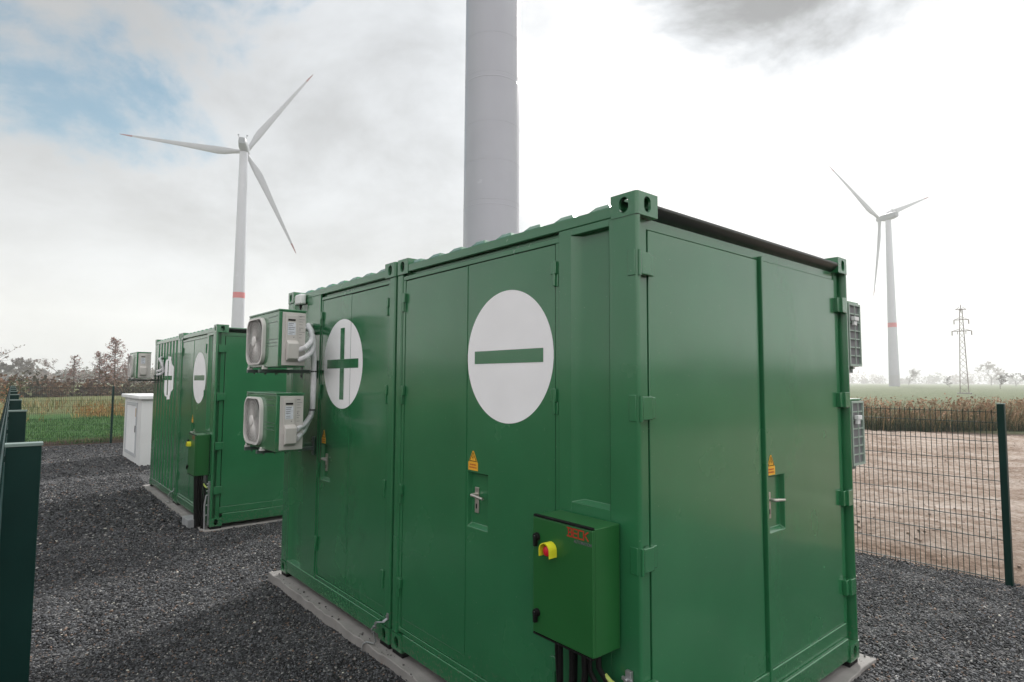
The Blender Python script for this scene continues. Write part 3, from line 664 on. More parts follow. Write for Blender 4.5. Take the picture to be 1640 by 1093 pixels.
mb = MB(); mb.tube([(-.03, -.05, .545), (-.045, -.02, .552), (-.055, .025, .572), (-.060, .055, .592)], .011, 8); mb.build('earth_wire', EWIRE, cb, smooth=True)
mb = MB(); mb.tube([(-.045, -.055, .44), (-.060, -.035, .30), (-.05, -.02, .10), (-.05, -.03, -.09)], .012, 8); mb.build('conduit', mat('grey_conduit', (.3,.3,.31), .5), cb, smooth=True)
cb2 = copy_tree(cb); cb2.location = (.04, 7.71, -.12); cb2['label'] = 'black cables and steel clamp rail below the switch box of the farther container'

# earth strap at the joint of the two near containers
def earth(loc, label):
    t = empty('earth_strap', loc, 0, label, 'earth strap', 'earthing straps at the container joints')
    mb = MB(); pts = [(-.006,-.03,.225),(-.008,-.03,.185),(-.03,-.015,.165),(-.05,.05,.150),(-.052,.075,.130),(-.050,.085,.09)]
    for (a, b) in zip(pts[:-1], pts[1:]):
        mb.add([(a[0],a[1]-.014,a[2]),(a[0],a[1]+.014,a[2]),(b[0],b[1]+.014,b[2]),(b[0],b[1]-.014,b[2])], [(0,1,2,3)])
    o = mb.build('lug', STEEL, t); sm = o.modifiers.new('s', 'SOLIDIFY'); sm.thickness = .005
    mb = MB(); mb.tube([(-.011,-.03,.208),(-.018,-.03,.208)], .008, 6); mb.tube([(-.055,.08,.11),(-.066,.08,.11)], .010, 6); mb.build('bolt', STEEL, t)
    mb = MB(); mb.tube([(-.062,.088,.105),(-.068,.10,.085),(-.062,.10,.06),(-.05,.085,.075),(-.055,.09,.05),(-.045,.07,.0),(-.05,.09,-.022),(-.07,.17,-.03),(-.085,.20,-.05),(-.09,.21,-.10)], .006, 8); mb.build('wire', STEEL, t, smooth=True)
    return t
earth((0, 2.38, 0), 'bare silver earthing strap and wire at the joint of the near containers')
earth((.04, 9.98, -.12), 'small earthing strap at the joint of the farther two containers')
# small junction box on the plus container
jb = empty('junction_box', (-.003, 4.20, 2.785), 0, 'small round-edged white junction box at the top corner beside the upper cooling unit', 'junction box')
MB().box(-.062, -.001, -.085, .075, -.055, .050).build('box_body', CABW, jb, bevel=.018, seg=3)
MB().tube([(-.03, -.01, -.055), (-.03, -.01, -.085)], .012, 10).build('cable_gland', BLACK, jb); MB().tube([(-.03,-.01,-.085),(-.025,-.01,-.3),(-.02,.0,-.62)], .008, 8).build('cable', BLACK, jb, smooth=True)

# ------------------------------------------------------------------ cooling units
def ac_unit(loc, rz, label, arm=.262):
    """fan faces local -X, service side local -Y, coil side local +Y; x -.27..0, y 0...82, z 0...51"""
    t = empty('cooling_unit', loc, rz, label, 'air conditioner', 'green and grey outdoor cooling units')
    w, d, h = .82, .235, .51
    MB().box(-d, 0, 0, w, .012, h-.012).build('casing', GREEN, t, bevel=.006)
    MB().box(-d-.004, .004, -.004, w+.004, h-.0115, h+.004).build('lid', GREEN, t, bevel=.004)
    # front grooves
    mb = MB()
    for z in (.455, .405, .255, .225, .195): mb.box(-d-.0015, -d+.001, .04, .29, z-.0025, z+.0025)
    mb.build('groove', BRACK, t)
    # fan opening with guard
    yc, zc = .565, .255; hw, hh = .235, .215
    def rr(s, k=10):
        p = []; r = .11*s
        for cy, cz, a0 in ((yc+hw*s-r, zc+hh*s-r, 0), (yc-hw*s+r, zc+hh*s-r, PI/2), (yc-hw*s+r, zc-hh*s+r, PI), (yc+hw*s-r, zc-hh*s+r, 1.5*PI)):
            for i in range(k+1): a = a0+PI/2*i/k; p.append((cy+r*math.cos(a), cz+r*math.sin(a)))
        return p
    o1, i1 = rr(1.0), rr(.93); n = len(o1); vs = []
    for pp, x in ((o1, -d-.0005), (o1, -d-.030), (i1, -d-.032), (i1, -d-.006)): vs += [(x, a, b) for a, b in pp]
    fr = MB().add(vs, [(j*n+i, j*n+(i+1) % n, (j+1)*n+(i+1) % n, (j+1)*n+i) for j in range(3) for i in range(n)]).build('fan_guard', ACWHITE, t, smooth=True)
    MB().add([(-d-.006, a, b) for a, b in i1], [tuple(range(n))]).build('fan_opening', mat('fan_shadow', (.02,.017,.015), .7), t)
    mb = MB()
    for k in range(76):
        a = 2*PI*k/76; pts = []
        for q in (.045, .10, .16, .205, .27):
            aa = a+q*1.2; y, z = yc+q*math.cos(aa), zc+q*math.sin(aa)
            y = min(max(y, yc-hw*.94), yc+hw*.94); z = min(max(z, zc-hh*.94), zc+hh*.94)
            pts.append((-d-.030+.01*(q/.27), y, z))
        mb.tube(pts, .0014, 3, cap=False)
    for q in np.linspace(.06, .20, 6):
        mb.tube([(-d-.027, yc+q*math.cos(a), zc+q*math.sin(a)) for a in np.linspace(0, 2*PI, 33)], .0013, 3, cap=False)
    mb.build('guard_wires', ACWHITE, fr)
    mb = MB(); mb.tube([(-d-.028, yc, zc), (-d-.037, yc, zc), (-d-.040, yc, zc)], [.05, .047, .03], 24); mb.build('guard_hub', ACWHITE, fr, smooth=True)
    mb = MB()
    for k in range(3):
        a = k*2*PI/3+.4; c, s = math.cos(a), math.sin(a); pts = []
        for q, ww, xx in ((.04,.03,-.012),(.12,.07,-.015),(.18,.085,-.02)):
            pts += [(-d-.008+0*xx, yc+q*c-ww*s, zc+q*s+ww*c), (-d-.016, yc+q*c+ww*s, zc+q*s-ww*c)]
        mb.add(pts, [(0,1,3,2),(2,3,5,4)])
    mb.build('fan_blades', BRACK, t)
    # service side (-Y): beige panel, cover, valve cover, labels
    sp = MB().box(-d+.028, -.004, -.008, -.0005, .026, h-.022).build('service_panel', ACGREY, t, bevel=.003)
    MB().box(-d+.055, -d+.155, -.018, -.0085, .16, h-.045).build('panel_cover', ACGREY, sp, bevel=.004)
    MB().prism([(-.0185, .060), (-.060, .085), (-.064, .215), (-.0185, .245)], 0, -d+.060, -d+.158).build('valve_cover', ACGREY, sp, bevel=.004)
    MB().box(-d+.072, -d+.135, -.0205, -.0185, h-.096, h-.080).build('grip_slot', BLACK, sp)
    MB().box(-d+.070, -d+.138, -.0195, -.0183, .290, .400).build('rating_label', LABELW, sp)
    mb = MB()
    for z in (.39, .375, .355, .34, .315, .30): mb.box(-d+.075, -d+random.uniform(.11,.133), -.0205, -.0196, z-.002, z+.002)
    for z in (.458, .454, .43, .41, .385, .355, .32, .30, .27): mb.box(-d+.172, -d+random.uniform(.19,.225), -.0095, -.0083, z-.0015, z+.0015)
    mb.box(-d+.176, -d+.184, -.0100, -.0083, .335, .343); mb.box(-d+.120, -d+.127, -.021, -.0196, .268, .275)
    mb.build('label_print', INK, sp)
    # coil side (+Y): guard grid over grey fins
    MB().box(-d+.018, -.012, w+.0005, w+.004, .03, h-.03).build('coil_fins', mat('coil_fins', (.17,.17,.18), .6, bump=(400,.4,.001)), t)
    mb = MB(); frame_ring(mb, -d+.004, -.002, .014, h-.014, .016, w+.0045, w+.020, ax=1)
    for k in range(1, 7): z = .03+(h-.06)*k/7; mb.box(-d+.0205, -.0185, w+.006, w+.016, z-.0045, z+.0045)
    mb.box(-d/2-.004, -d/2+.004, w+.0165, w+.021, .031, h-.031)
    mb.build('coil_guard', mat('coil_guard_grey_green', (.30,.38,.33), .45), t)
    mb = MB(); mb.box(-.115, -.035, w+.0215, w+.05, h-.15, h-.12); mb.box(-.10, -.05, w+.0215, w+.04, h-.185, h-.151); mb.build('sensor_clip', CABW, t, bevel=.003)
    # feet, screws, brackets
    mb = MB()
    for y in (.34, .76):
        mb.box(-d-.02, -d+.02, y-.02, y+.02, -.004, .0115); mb.tube([(-d-.010, y, -.004), (-d-.010, y, .028)], .010, 8)
    mb.build('foot', ACWHITE, t)
    for y in (.40, .74):
        mb = MB()
        mb.box(-d-.03, arm-.004, y-.019, y+.019, -.034, -.0045); mb.box(arm-.008, arm-.001, y-.022, y+.022, -.085, .09)
        for x in (-.2, -.1, 0): mb.tube([(x, y, -.034), (x, y, -.052)], .006, 6)
        for z in (-.06, .05, .075): mb.tube([(arm-.02, y, z), (arm-.008, y, z)], .009, 6)
        mb.build('bracket', BRACK, t)
    return t
ac_unit((-.265, 3.44, 2.072), 0, 'upper green and grey cooling unit with round fan guard beside the plus sign')
ac_unit((-.265, 3.44, 1.345), 0, 'lower green and grey cooling unit with stained service panel, under the upper one')
ac_unit((-.16, 11.40, 1.975), 0, 'cooling unit high on the farthest container above the white cabinet', arm=.2)
ac_unit((W+.055, .855, 2.082), PI, 'upper cooling unit on the right wall, its coil grid seen past the container corner', arm=.045)
ac_unit((W+.055, .855, 1.335), PI, 'lower cooling unit on the right wall, green coil grid just above the fence line', arm=.045)

# insulated pipes
pb = empty('pipe_bundle', (0, 3.44, 1.345), 0, 'white insulated pipes looping between the two near cooling units and the container wall', 'pipes')
def T(*p): return [(x, y-3.44, z-1.345) for x, y, z in p]
MB().tube(T((-.335,3.40,2.235),(-.30,3.36,2.25),(-.23,3.42,2.30),(-.16,3.56,2.36),(-.12,3.68,2.42),(-.10,3.78,2.462),(-.06,3.95,2.47),(.02,4.05,2.47)), .023, 10).build('pipe', PIPEW, pb, smooth=True)
MB().tube(T((-.335,3.40,2.145),(-.29,3.36,2.17),(-.22,3.42,2.22),(-.15,3.55,2.28),(-.11,3.66,2.37),(-.095,3.74,2.44),(-.07,3.88,2.50),(.02,4.0,2.51)), .023, 10).build('pipe', PIPEW, pb, smooth=True)
MB().tube(T((.02,3.96,2.43),(-.05,3.86,2.44),(-.10,3.72,2.40),(-.12,3.64,2.30),(-.12,3.60,2.15),(-.12,3.595,1.90),(-.12,3.60,1.72),(-.125,3.63,1.64),(-.16,3.62,1.58),(-.24,3.50,1.52),(-.335,3.40,1.47)), .025, 10).build('pipe', PIPEW, pb, smooth=True)
MB().tube(T((-.115,3.635,1.66),(-.16,3.60,1.61),(-.24,3.48,1.575),(-.335,3.40,1.545)), .022, 10).build('pipe', PIPEW, pb, smooth=True)
mb = MB()
for (x, y, z) in ((-.12,3.6,2.05),(-.12,3.6,1.70),(-.10,3.70,2.405)): mb.lathe([(.027,-.006),(.027,.006)], 12, (x, y-3.44, z-1.345))
mb.build('strap', BLACK, pb)
pb2 = empty('pipe_bundle', (.04, 11.42, 1.975), 0, 'white insulated pipes at the farthest cooling unit', 'pipes')
MB().tube([(-.10,-.04,.15),(-.04,-.08,.17),(-.0,-.10,.22),(.0-.03,-.12,.30),(-.05,-.05,.38),(-.01,.02,.40)], .024, 8).build('pipe', PIPEW, pb2, smooth=True)
MB().tube([(-.10,-.04,.08),(-.03,-.09,.10),(.0,-.13,.16),(-.03,-.15,.28),(-.07,-.08,.39),(-.02,.0,.42)], .024, 8).build('pipe', PIPEW, pb2, smooth=True)

# concrete block by the farther container
blk = MB(); blk.box(-.16, .04, 7.98, 8.34, gh(0,8)-.05, gh(0,8)+.11); o = blk.build('concrete_block', mat('block_grey', (.30,.31,.32), .9, bump=(60,.6,.006), var=(8,.15)), None, bevel=.006); tag(o, 'loose grey concrete block on the gravel beside the farther minus container', 'concrete block')

# ------------------------------------------------------------------ white transformer cabinet
cab = empty('utility_cabinet', (.36, 15.75, gh(0,15)), 0, 'white louvred utility cabinet standing on the gravel behind the far containers', 'cabinet')
cw_, cd, chh = 1.9, 2.75, 1.66
MB().box(.03, cw_, .03, cd, 0, chh).build('wall', CABW, cab, bevel=.01)
MB().box(-.06, cw_+.06, -.06, cd+.06, chh+.001, chh+.10).build('roof', CABW, cab, bevel=.02, seg=3)
def louvre(face, a0, a1, z0, z1):
    """door with slats; face 0: on x side, 1: on y side"""
    mb = MB(); frame_ring(mb, a0, a1, z0, z1, .09, .005, .029, ax=face); dd = mb.build('door', CABG, cab, bevel=.004)
    mb = MB(); n = 44
    for k in range(n):
        z = z0+.095+(z1-z0-.19)*k/n; h_ = (z1-z0-.19)/n
        if face == 0: mb.prism([(a, b) for a, b in ((.006, z), (.028, z+h_*.75), (.028, z))], 1, a0+.092, a1-.092) if False else mb.add([(.010,a0+.092,z),(.010,a1-.092,z),(.0285,a1-.092,z+h_*.8),(.0285,a0+.092,z+h_*.8),(.0285,a0+.092,z),(.0285,a1-.092,z)], [(0,1,2,3),(0,4,5,1)])
        else: mb.add([(a0+.092,.010,z),(a1-.092,.010,z),(a1-.092,.0285,z+h_*.8),(a0+.092,.0285,z+h_*.8),(a0+.092,.0285,z),(a1-.092,.0285,z)], [(0,1,2,3),(0,4,5,1)])
    mb.build('louvre', CABW, dd)
    return dd
d_ = louvre(0, .62, 2.35, .16, 1.56); MB().box(-.012, .004, .655, .685, .80, .97).build('handle', BLACK, d_); MB().box(-.004, .004, .64, .70, 1.2, 1.42).build('label_plate', mat('tan_label', (.45,.3,.15), .6), d_)
d_ = louvre(1, .52, 1.5, .16, 1.56); 
mb = MB()
for z in (.3, 1.35): mb.tube([(.515, -.002, z-.05), (.515, -.002, z+.05)], .014, 8)
mb.build('hinge', CABG, d_)

# ------------------------------------------------------------------ fences
def mesh_panel(length, h, pitch=.05, wire=.0026, fold=True):
    """welded wire mat along +y, standing on z=0"""
    mb = MB()
    zs = [.03+.2*k for k in range(int((h-.03)/.2)+1)]; n = int(length/pitch)
    def offs(z):
        if not fold: return 0
        for f in (.33*h, .62*h, h-.12):
            if abs(z-f) < .05: return -.04*(1-abs(z-f)/.05)
        return 0
    for i in range(n+1):
        y = i*pitch; s = wire
        lv = [0]+([.33*h-.05,.33*h,.33*h+.05,.62*h-.05,.62*h,.62*h+.05,h-.17,h-.12,h-.07] if fold else [])+[h+.025]
        vs = []
        for z in lv:
            o = offs(z); vs += [(o-s, y-s, z), (o+s, y-s, z), (o+s, y+s, z), (o-s, y+s, z)]
        mb.add(vs, [(j*4+k, j*4+(k+1) % 4, j*4+4+(k+1) % 4, j*4+4+k) for j in range(len(lv)-1) for k in range(4)]+[(len(lv)*4-4, len(lv)*4-3, len(lv)*4-2, len(lv)*4-1)])
    for z in zs+[h]:
        o = offs(z); s = wire*1.1
        for q in (-.006, .006): mb.box(o+q-s, o+q+s, 0, n*pitch, z-s, z+s)
    return mb
def fence(label, p0, direction, n, step, ph, post, zoff=None, first=0, panel_h=1.74, wire=.0026, face=1, fold=True):
    ang = math.atan2(direction[1], direction[0])-PI/2
    t = empty('mesh_fence', (p0[0], p0[1], 0), ang, label, 'fence')
    pane = None
    for k in range(n+1):
        wx = p0[0]+direction[0]*k*step; wy = p0[1]+direction[1]*k*step; z0 = float(gh(wx, wy))
        mb = MB(); a, b = post; mb.box(0, a, -b/2, b/2, -.4, ph); o = mb.build('post', FENCE, t, bevel=.003) if k == 0 else bpy.data.objects.new('post', po.data)
        if k == 0: po = o
        else:
            COL.objects.link(o); o.parent = t
            for m_ in po.modifiers:
                q = o.modifiers.new(m_.name, m_.type)
                if m_.type == 'BEVEL': q.width = m_.width; q.segments = 2; q.limit_method = 'ANGLE'
        zt = zoff(k) if zoff else z0
        o.location = (0, k*step, zt)
        c = MB().box(-.003, a+.003, -b/2-.003, b/2+.003, ph+.0005, ph+.010).build('post_cap', STEELG, o)
        for zc in (.25, .85, 1.5):
            MB().box(-.012, -.0005, -.018, .018, zc-.02, zc+.02).build('clamp', FENCE, o)
        if k < n:
            if pane is None: pane = mesh_panel(step, panel_h, wire=wire, fold=fold).build('wire_panel', FENCE, t)
            else:
                q = bpy.data.objects.new('wire_panel', pane.data); COL.objects.link(q); q.parent = t; pane_ = q; q.location = (-.014, k*step, zt+.03); continue
            pane.location = (-.014, k*step, zt+.03)
    return t
STEELG = mat('post_cap_grey_green', (.16, .22, .20), .45)
d = Vector((.0075, 1)).normalized()
fence('dark green mesh fence with broad flat posts running away along the left edge', (-2.276+.0075*-1.9, -1.88), d, 9, 2.75, 1.82, (.095, .055), zoff=lambda k: -.075, panel_h=1.77)
fence('dark green wire mesh fence between the yard and the bare soil field on the right', (5.62+.43, 21.2), Vector((-.02, -1)).normalized(), 9, 2.69-.30+.0, 1.83, (.062, .062), zoff=None, wire=.0027, fold=False)
fence('dark green wire mesh fence across the far end of the yard before the grass', (-2.12, 22.75), Vector((1, -.012)).normalized(), 3, 2.70, 1.93, (.062, .062), wire=.0027, panel_h=1.86, fold=False)

# ------------------------------------------------------------------ wind turbines
def turbine(loc_hub, yaw, phase, tilt, R_, tower_r0, tower_r1, label, back=5.2, band=None, band_h=2.6, redtips=True, rings=(), lower=None, nac=NACG, z0=-.2, weld=None):
    """rotor centre at loc_hub; the axis n points from the rotor back along the nacelle to the tower"""
    n = Vector((math.sin(yaw)*math.cos(tilt), math.cos(yaw)*math.cos(tilt), math.sin(tilt))); hub = Vector(loc_hub)
    base = hub+n*back; bx, by = base.x, base.y
    t = empty('wind_turbine', (bx, by, z0), 0, label, 'wind turbine', 'wind turbines around the yard'); inv = Vector((bx, by, z0))
    htop = hub.z-z0-1.9
    def rad(z): return tower_r0+(tower_r1-tower_r0)*max(0, z)/htop
    def seg(a, b, m, nm='tower', ex=0):
        k = max(2, int((b-a)/6)+2); zz = [a+(b-a)*i/(k-1) for i in range(k)]
        return MB().lathe([(rad(z)+ex, z) for z in zz], 64).build(nm, m, t, smooth=True)
    if band:
        zb = band
        if lower: seg(-.5, lower, TOWERD); seg(lower+.001, zb, TOWER)
        else: seg(-.5, zb, TOWER)
        seg(zb+.001, zb+band_h, BLADER, 'tower_band', .01); seg(zb+band_h+.001, htop, TOWER)
    else: seg(-.5, htop, TOWER)
    if rings:
        for z, w in rings: MB().lathe([(rad(z)+.0, z-w), (rad(z)+.007, z-w*.8), (rad(z)+.007, z+w*.8), (rad(z), z+w)], 96).build('flange_ring', TOWER, t, smooth=True)
    # nacelle
    r = Vector((math.cos(yaw), -math.sin(yaw), 0)); u = r.cross(n).normalized(); 
    if u.z < 0: u = -u
    mb = MB(); vs = []
    secs = [(.8, 1.25, 1.3, 1.3), (2.0, 1.75, 1.7, 1.9), (8.2, 1.75, 1.7, 2.0), (10.6, 1.45, 1.1, 2.0), (11.2, 1.2, .8, 1.8)]
    ns = 16
    for s_, w_, lo, up in secs:
        for k in range(ns):
            a = 2*PI*k/ns; c, s = math.cos(a), math.sin(a); cx = math.copysign(abs(c)**.45, c)*w_; cz = math.copysign(abs(s)**.45, s); cz = cz*(up if cz > 0 else lo)
            vs.append(hub+n*s_+r*cx+u*cz-inv)
    m_ = len(secs); mb.add(vs, [(i*ns+k, i*ns+(k+1) % ns, (i+1)*ns+(k+1) % ns, (i+1)*ns+k) for i in range(m_-1) for k in range(ns)]+[tuple(range(ns-1,-1,-1)), tuple(range((m_-1)*ns, m_*ns))])
    nc = mb.build('nacelle', nac, t, smooth=True)
    mb = MB()
    for sx in (-1.3, 1.3): mb.tube([hub+n*9.5+r*sx+u*1.9-inv, hub+n*9.5+r*sx*1.3+u*3.3-inv], .09, 6); mb.box(*[v for q in zip(tuple(hub+n*9.5+r*sx*1.3+u*3.4-inv-Vector((.25,.25,.2))), tuple(hub+n*9.5+r*sx*1.3+u*3.4-inv+Vector((.25,.25,.2)))) for v in q])
    mb.build('wind_sensor', NACG, nc)
    mb = MB(); vs = []
    prof = [(1.1, 1.25), (.4, 1.6), (-.6, 1.6), (-1.6, 1.2), (-2.2, .6), (-2.4, .05)]
    for s_, rr_ in prof:
        for k in range(20): a = 2*PI*k/20; vs.append(hub+n*s_+(r*math.cos(a)+u*math.sin(a))*rr_-inv)
    mb.add(vs, [(i*20+k, i*20+(k+1) % 20, (i+1)*20+(k+1) % 20, (i+1)*20+k) for i in range(len(prof)-1) for k in range(20)]); mb.build('hub', BLADE, t, smooth=True)
    r0 = Vector((math.cos(yaw), -math.sin(yaw), 0)); u0 = r0.cross(n)
    for k in range(3):
        a = phase+k*2*PI/3; bd = r0*math.cos(a)+u0*math.sin(a); ch = n.cross(bd).normalized()
        st = [(.02,.95,.95,0),(.05,1.0,.95,.05),(.10,1.25,.75,.3),(.17,1.85,.5,.75),(.23,2.0,.40,.9),(.35,1.65,.30,.8),(.5,1.25,.22,.6),(.65,.95,.15,.45),(.8,.68,.10,.3),(.9,.48,.07,.2),(.93,.42,.06,.18),(.97,.28,.04,.1),(.993,.14,.02,.05),(1.0,.04,.01,0)]
        def blade(sts, nm, m, par):
            vs = []
            for q, c_, th, off in sts:
                tw = math.radians(13*(1-q)**2+2)*(1)
                cd_ = ch*math.cos(tw)+n*math.sin(tw)*-1; td = ch*math.sin(tw)+n*math.cos(tw)
                for kk in range(12):
                    b = 2*PI*kk/12; vs.append(hub+bd*(q*R_)+cd_*(c_*.82*math.cos(b)+off*.82)+td*(th*math.sin(b))-n*(.8*q*q)-inv)
            mm_ = len(sts); mb = MB(); mb.add(vs, [(i*12+kk, i*12+(kk+1) % 12, (i+1)*12+(kk+1) % 12, (i+1)*12+kk) for i in range(mm_-1) for kk in range(12)]+[tuple(range(11,-1,-1)), tuple(range((mm_-1)*12, mm_*12))])
            return mb.build(nm, m, par, smooth=True)
        if redtips:
            b_ = blade(st[:10], 'blade', BLADE, t); blade(st[9:], 'blade_tip', BLADER if redtips == 1 else TIPD, b_)
        else: blade(st, 'blade', BLADE, t)
    return t
TIPD = mat('tip_dark_red', (.16,.03,.035), .5)
turbine((72.86, 265.4, 100), 3.5635, 2.1526, .0514, 48.4, 2.75, 1.62, 'wind turbine left of the bare tower, rotor facing away, red band low on its tower', band=36.0, band_h=2.4, redtips=2)
turbine((395.4, 125.4, 100), 3.5101, .6441, -.0102, 47.4, 2.85, 1.45, 'distant hazy wind turbine on the right beyond the soil field', back=5.5, band=34.5, band_h=2.6, lower=6.5, redtips=2, nac=NACG)
turbine((25.56+4.8*math.sin(.66), 33.58+4.8*math.cos(.66), 97), .66+PI, .5, .05, 46, 2.18, 1.9, 'huge plain turbine tower rising behind the near containers, cut off by the top edge', back=4.8,
        rings=((12.0,.05),(15.1,.04),(15.5,.03),(18.5,.02),(21.4,.02),(24.8,.05),(25.2,.03),(28.2,.02),(31.4,.03)))

# ------------------------------------------------------------------ pylon
py = empty('power_pylon', (146.4, 31.6, -.25), math.radians(13), 'thin lattice power pylon with three cross arms in the hazy field on the right', 'pylon')
hh = 17.9; mb = MB()
def half(z): return .52*(1-z/hh)+.2
lv = np.linspace(0, hh-.5, 15); 
for sx, sy in ((1,1),(1,-1),(-1,-1),(-1,1)): mb.tube([(sx*half(z), sy*half(z), z) for z in lv], .075, 4)
for i in range(len(lv)-1):
    a, b = half(lv[i]), half(lv[i+1])
    for (c1, c2) in (((1,1),(1,-1)),((1,-1),(-1,-1)),((-1,-1),(-1,1)),((-1,1),(1,1))):
        mb.tube([(c1[0]*a, c1[1]*a, lv[i]), (c2[0]*b, c2[1]*b, lv[i+1])], .028, 3); mb.tube([(c2[0]*a, c2[1]*a, lv[i]), (c1[0]*b, c1[1]*b, lv[i+1])], .028, 3)
mb.tube([(0,0,hh-1.2),(0,0,hh+.3)], .08, 4); mb.build('lattice_mast', PYL, py)
for z, l in ((17.2, .9), (15.1, 1.2), (12.8, 1.6)):
    mb = MB(); 
    for sy in (-.3, .3): mb.tube([(-.0, sy*-l if False else -l, z), (0, 0, z+.0), (0, l, z)], .08, 4); mb.tube([(sy, -.3, z+.45), (0, -l, z)], .04, 3); mb.tube([(sy, .3, z+.45), (0, l, z)], .04, 3)
    ca = mb.build('cross_arm', PYL, py); mb = MB()
    if z < 17:
        for s in (-1, 1): MB().tube([(0, s*l, z), (0, s*l, z-.9)], .10, 6).build('insulator', PYL, ca)
        if z < 13:
            for s in (-1, 1): MB().tube([(0, s*l*.42, z), (0, s*l*.42, z-.7)], .06, 6).build('insulator', PYL, ca)
MB().box(-1.2, 1.2, -1.2, 1.2, -.1, .25).build('base', CONC, py)

# ------------------------------------------------------------------ vegetation
def strips(base, hts, wid, lean, az, n=4, droop=1.0):
    """tapered grass blades -> vertices, quads"""
    k = len(base); V = np.zeros((k, 2*(n+1), 3)); face = rng.uniform(0, PI, k)
    for i in range(n+1):
        t = i/n; bend = lean*(t**1.7)*droop
        cx = base[:,0]+np.cos(az)*bend; cy = base[:,1]+np.sin(az)*bend; cz = base[:,2]+hts*t*(1-.12*t*t)
        w = wid*(1-.85*t**1.5)
        V[:,2*i,0] = cx-np.cos(face)*w; V[:,2*i,1] = cy-np.sin(face)*w; V[:,2*i,2] = cz
        V[:,2*i+1,0] = cx+np.cos(face)*w; V[:,2*i+1,1] = cy+np.sin(face)*w; V[:,2*i+1,2] = cz
    f = np.array([(2*i, 2*i+1, 2*i+3, 2*i+2) for i in range(n)])
    return V.reshape(-1, 3), (f[None]+(2*(n+1))*np.arange(k)[:,None,None]).reshape(-1, 4), 2*(n+1)
def tuft(name, base, h0, h1, wid, lean, pal, label, cat, plume=None, azm=None):
    k = len(base); hts = rng.uniform(h0, h1, k); az = rng.uniform(0, 6.28, k) if azm is None else rng.normal(azm, .5, k)
    V, F, nv = strips(base, hts, wid*rng.uniform(.6, 1.4, k), lean*rng.uniform(.2, 1.3, k), az)
    pal = np.array(pal); c = pal[rng.integers(0, len(pal), k)]*rng.uniform(.65, 1.25, (k, 1)); col = np.repeat(c, nv, 0)
    if plume:
        sel = rng.random(k) < plume[0]; tip = V.reshape(k, nv, 3)[sel][:, -1]; q = len(tip); pv = []; 
        rep = 9; off = rng.normal(0, 1, (q, rep, 3))*np.array([.045,.045,.09]); cc = tip[:,None,:]+off; s = rng.uniform(.012, .035, (q, rep, 1))
        d1 = rng.normal(0,1,(q,rep,3)); d2 = rng.normal(0,1,(q,rep,3)); Q = np.stack([cc-d1*s, cc+d2*s, cc+d1*s, cc-d2*s], 2).reshape(-1, 3)
        V2 = Q; F2 = np.arange(len(Q)).reshape(-1, 4)+len(V); pc = np.array(plume[1])*rng.uniform(.6, 1.2, (q*rep, 1))
        V = np.concatenate([V, V2]); F = np.concatenate([F, F2]); col = np.concatenate([col, np.repeat(pc, 4, 0)])
    o = bulk(name, V, F, TONE, col); return tag(o, label, cat, kind='stuff')
# reeds at the end of the soil field
k = 15000; s = rng.random(k); cl = vnoise(s*60, s*0, .35, 5)
y = 34-s*31; x = 29.6+(9-y)*.52*0+rng.normal(0, .55, k)+(8.8-y)*.62
x = np.where(y > 9, 29+rng.normal(0,.6,k)-(y-9)*.25, x)
hm = .55+.75*vnoise(y*1.0, y*0, .9, 3)
base = np.stack([x, y, gh(x, y)-.05], 1)
keep = rng.random(k) < np.clip(hm*1.1, .3, 1); base = base[keep]; hm = hm[keep]
kk = len(base); 
tf = tuft('reed_bed', base, .75, 1.62, .011, .45, [(.30,.19,.10),(.24,.17,.085),(.16,.14,.07),(.36,.26,.15),(.10,.11,.045)], 'tan reeds with feathery tops at the far edge of the bare soil field', 'reeds', plume=(.2, (.38,.25,.16)), azm=-.9)
k = 9000; y = 34-rng.random(k)*33; x = np.where(y > 9, 28.4-(y-9)*.25, 28.4+(8.8-y)*.62)+rng.normal(0,.28,k); base = np.stack([x, y, gh(x,y)-.08], 1)
tuft('bank_grass', base, .25, .75, .012, .25, [(.03,.05,.018),(.05,.065,.025),(.09,.085,.04),(.02,.03,.014)], 'dark green bank grass below the tan reeds', 'grass')
# grass beyond the far fence
k = 26000; y = 23.4+17*rng.random(k)**1.3; x = rng.uniform(-14, 12, k); kp = vnoise(x, y, .8, 9) > .35-(y-24)*.05; x = x[kp]; y = y[kp]
base = np.stack([x, y, gh(x,y)-.06], 1)
tuft('grass', base, .05, .16, .012, .06, [(.04,.12,.03),(.055,.15,.035),(.09,.17,.05),(.03,.08,.02)], 'short green meadow grass beyond the far mesh fence', 'grass')
k = 1500; y = 23.3+2.6*rng.random(k); x = rng.uniform(-10, 10, k); kp = vnoise(x, y, .6, 4) > .55; x = x[kp]; y = y[kp]; base = np.stack([x,y,gh(x,y)-.05],1)
tuft('weeds', base, .1, .34, .012, .15, [(.13,.12,.05),(.06,.10,.03),(.20,.16,.08)], 'straggly weeds on the bare strip behind the far mesh fence', 'weeds')
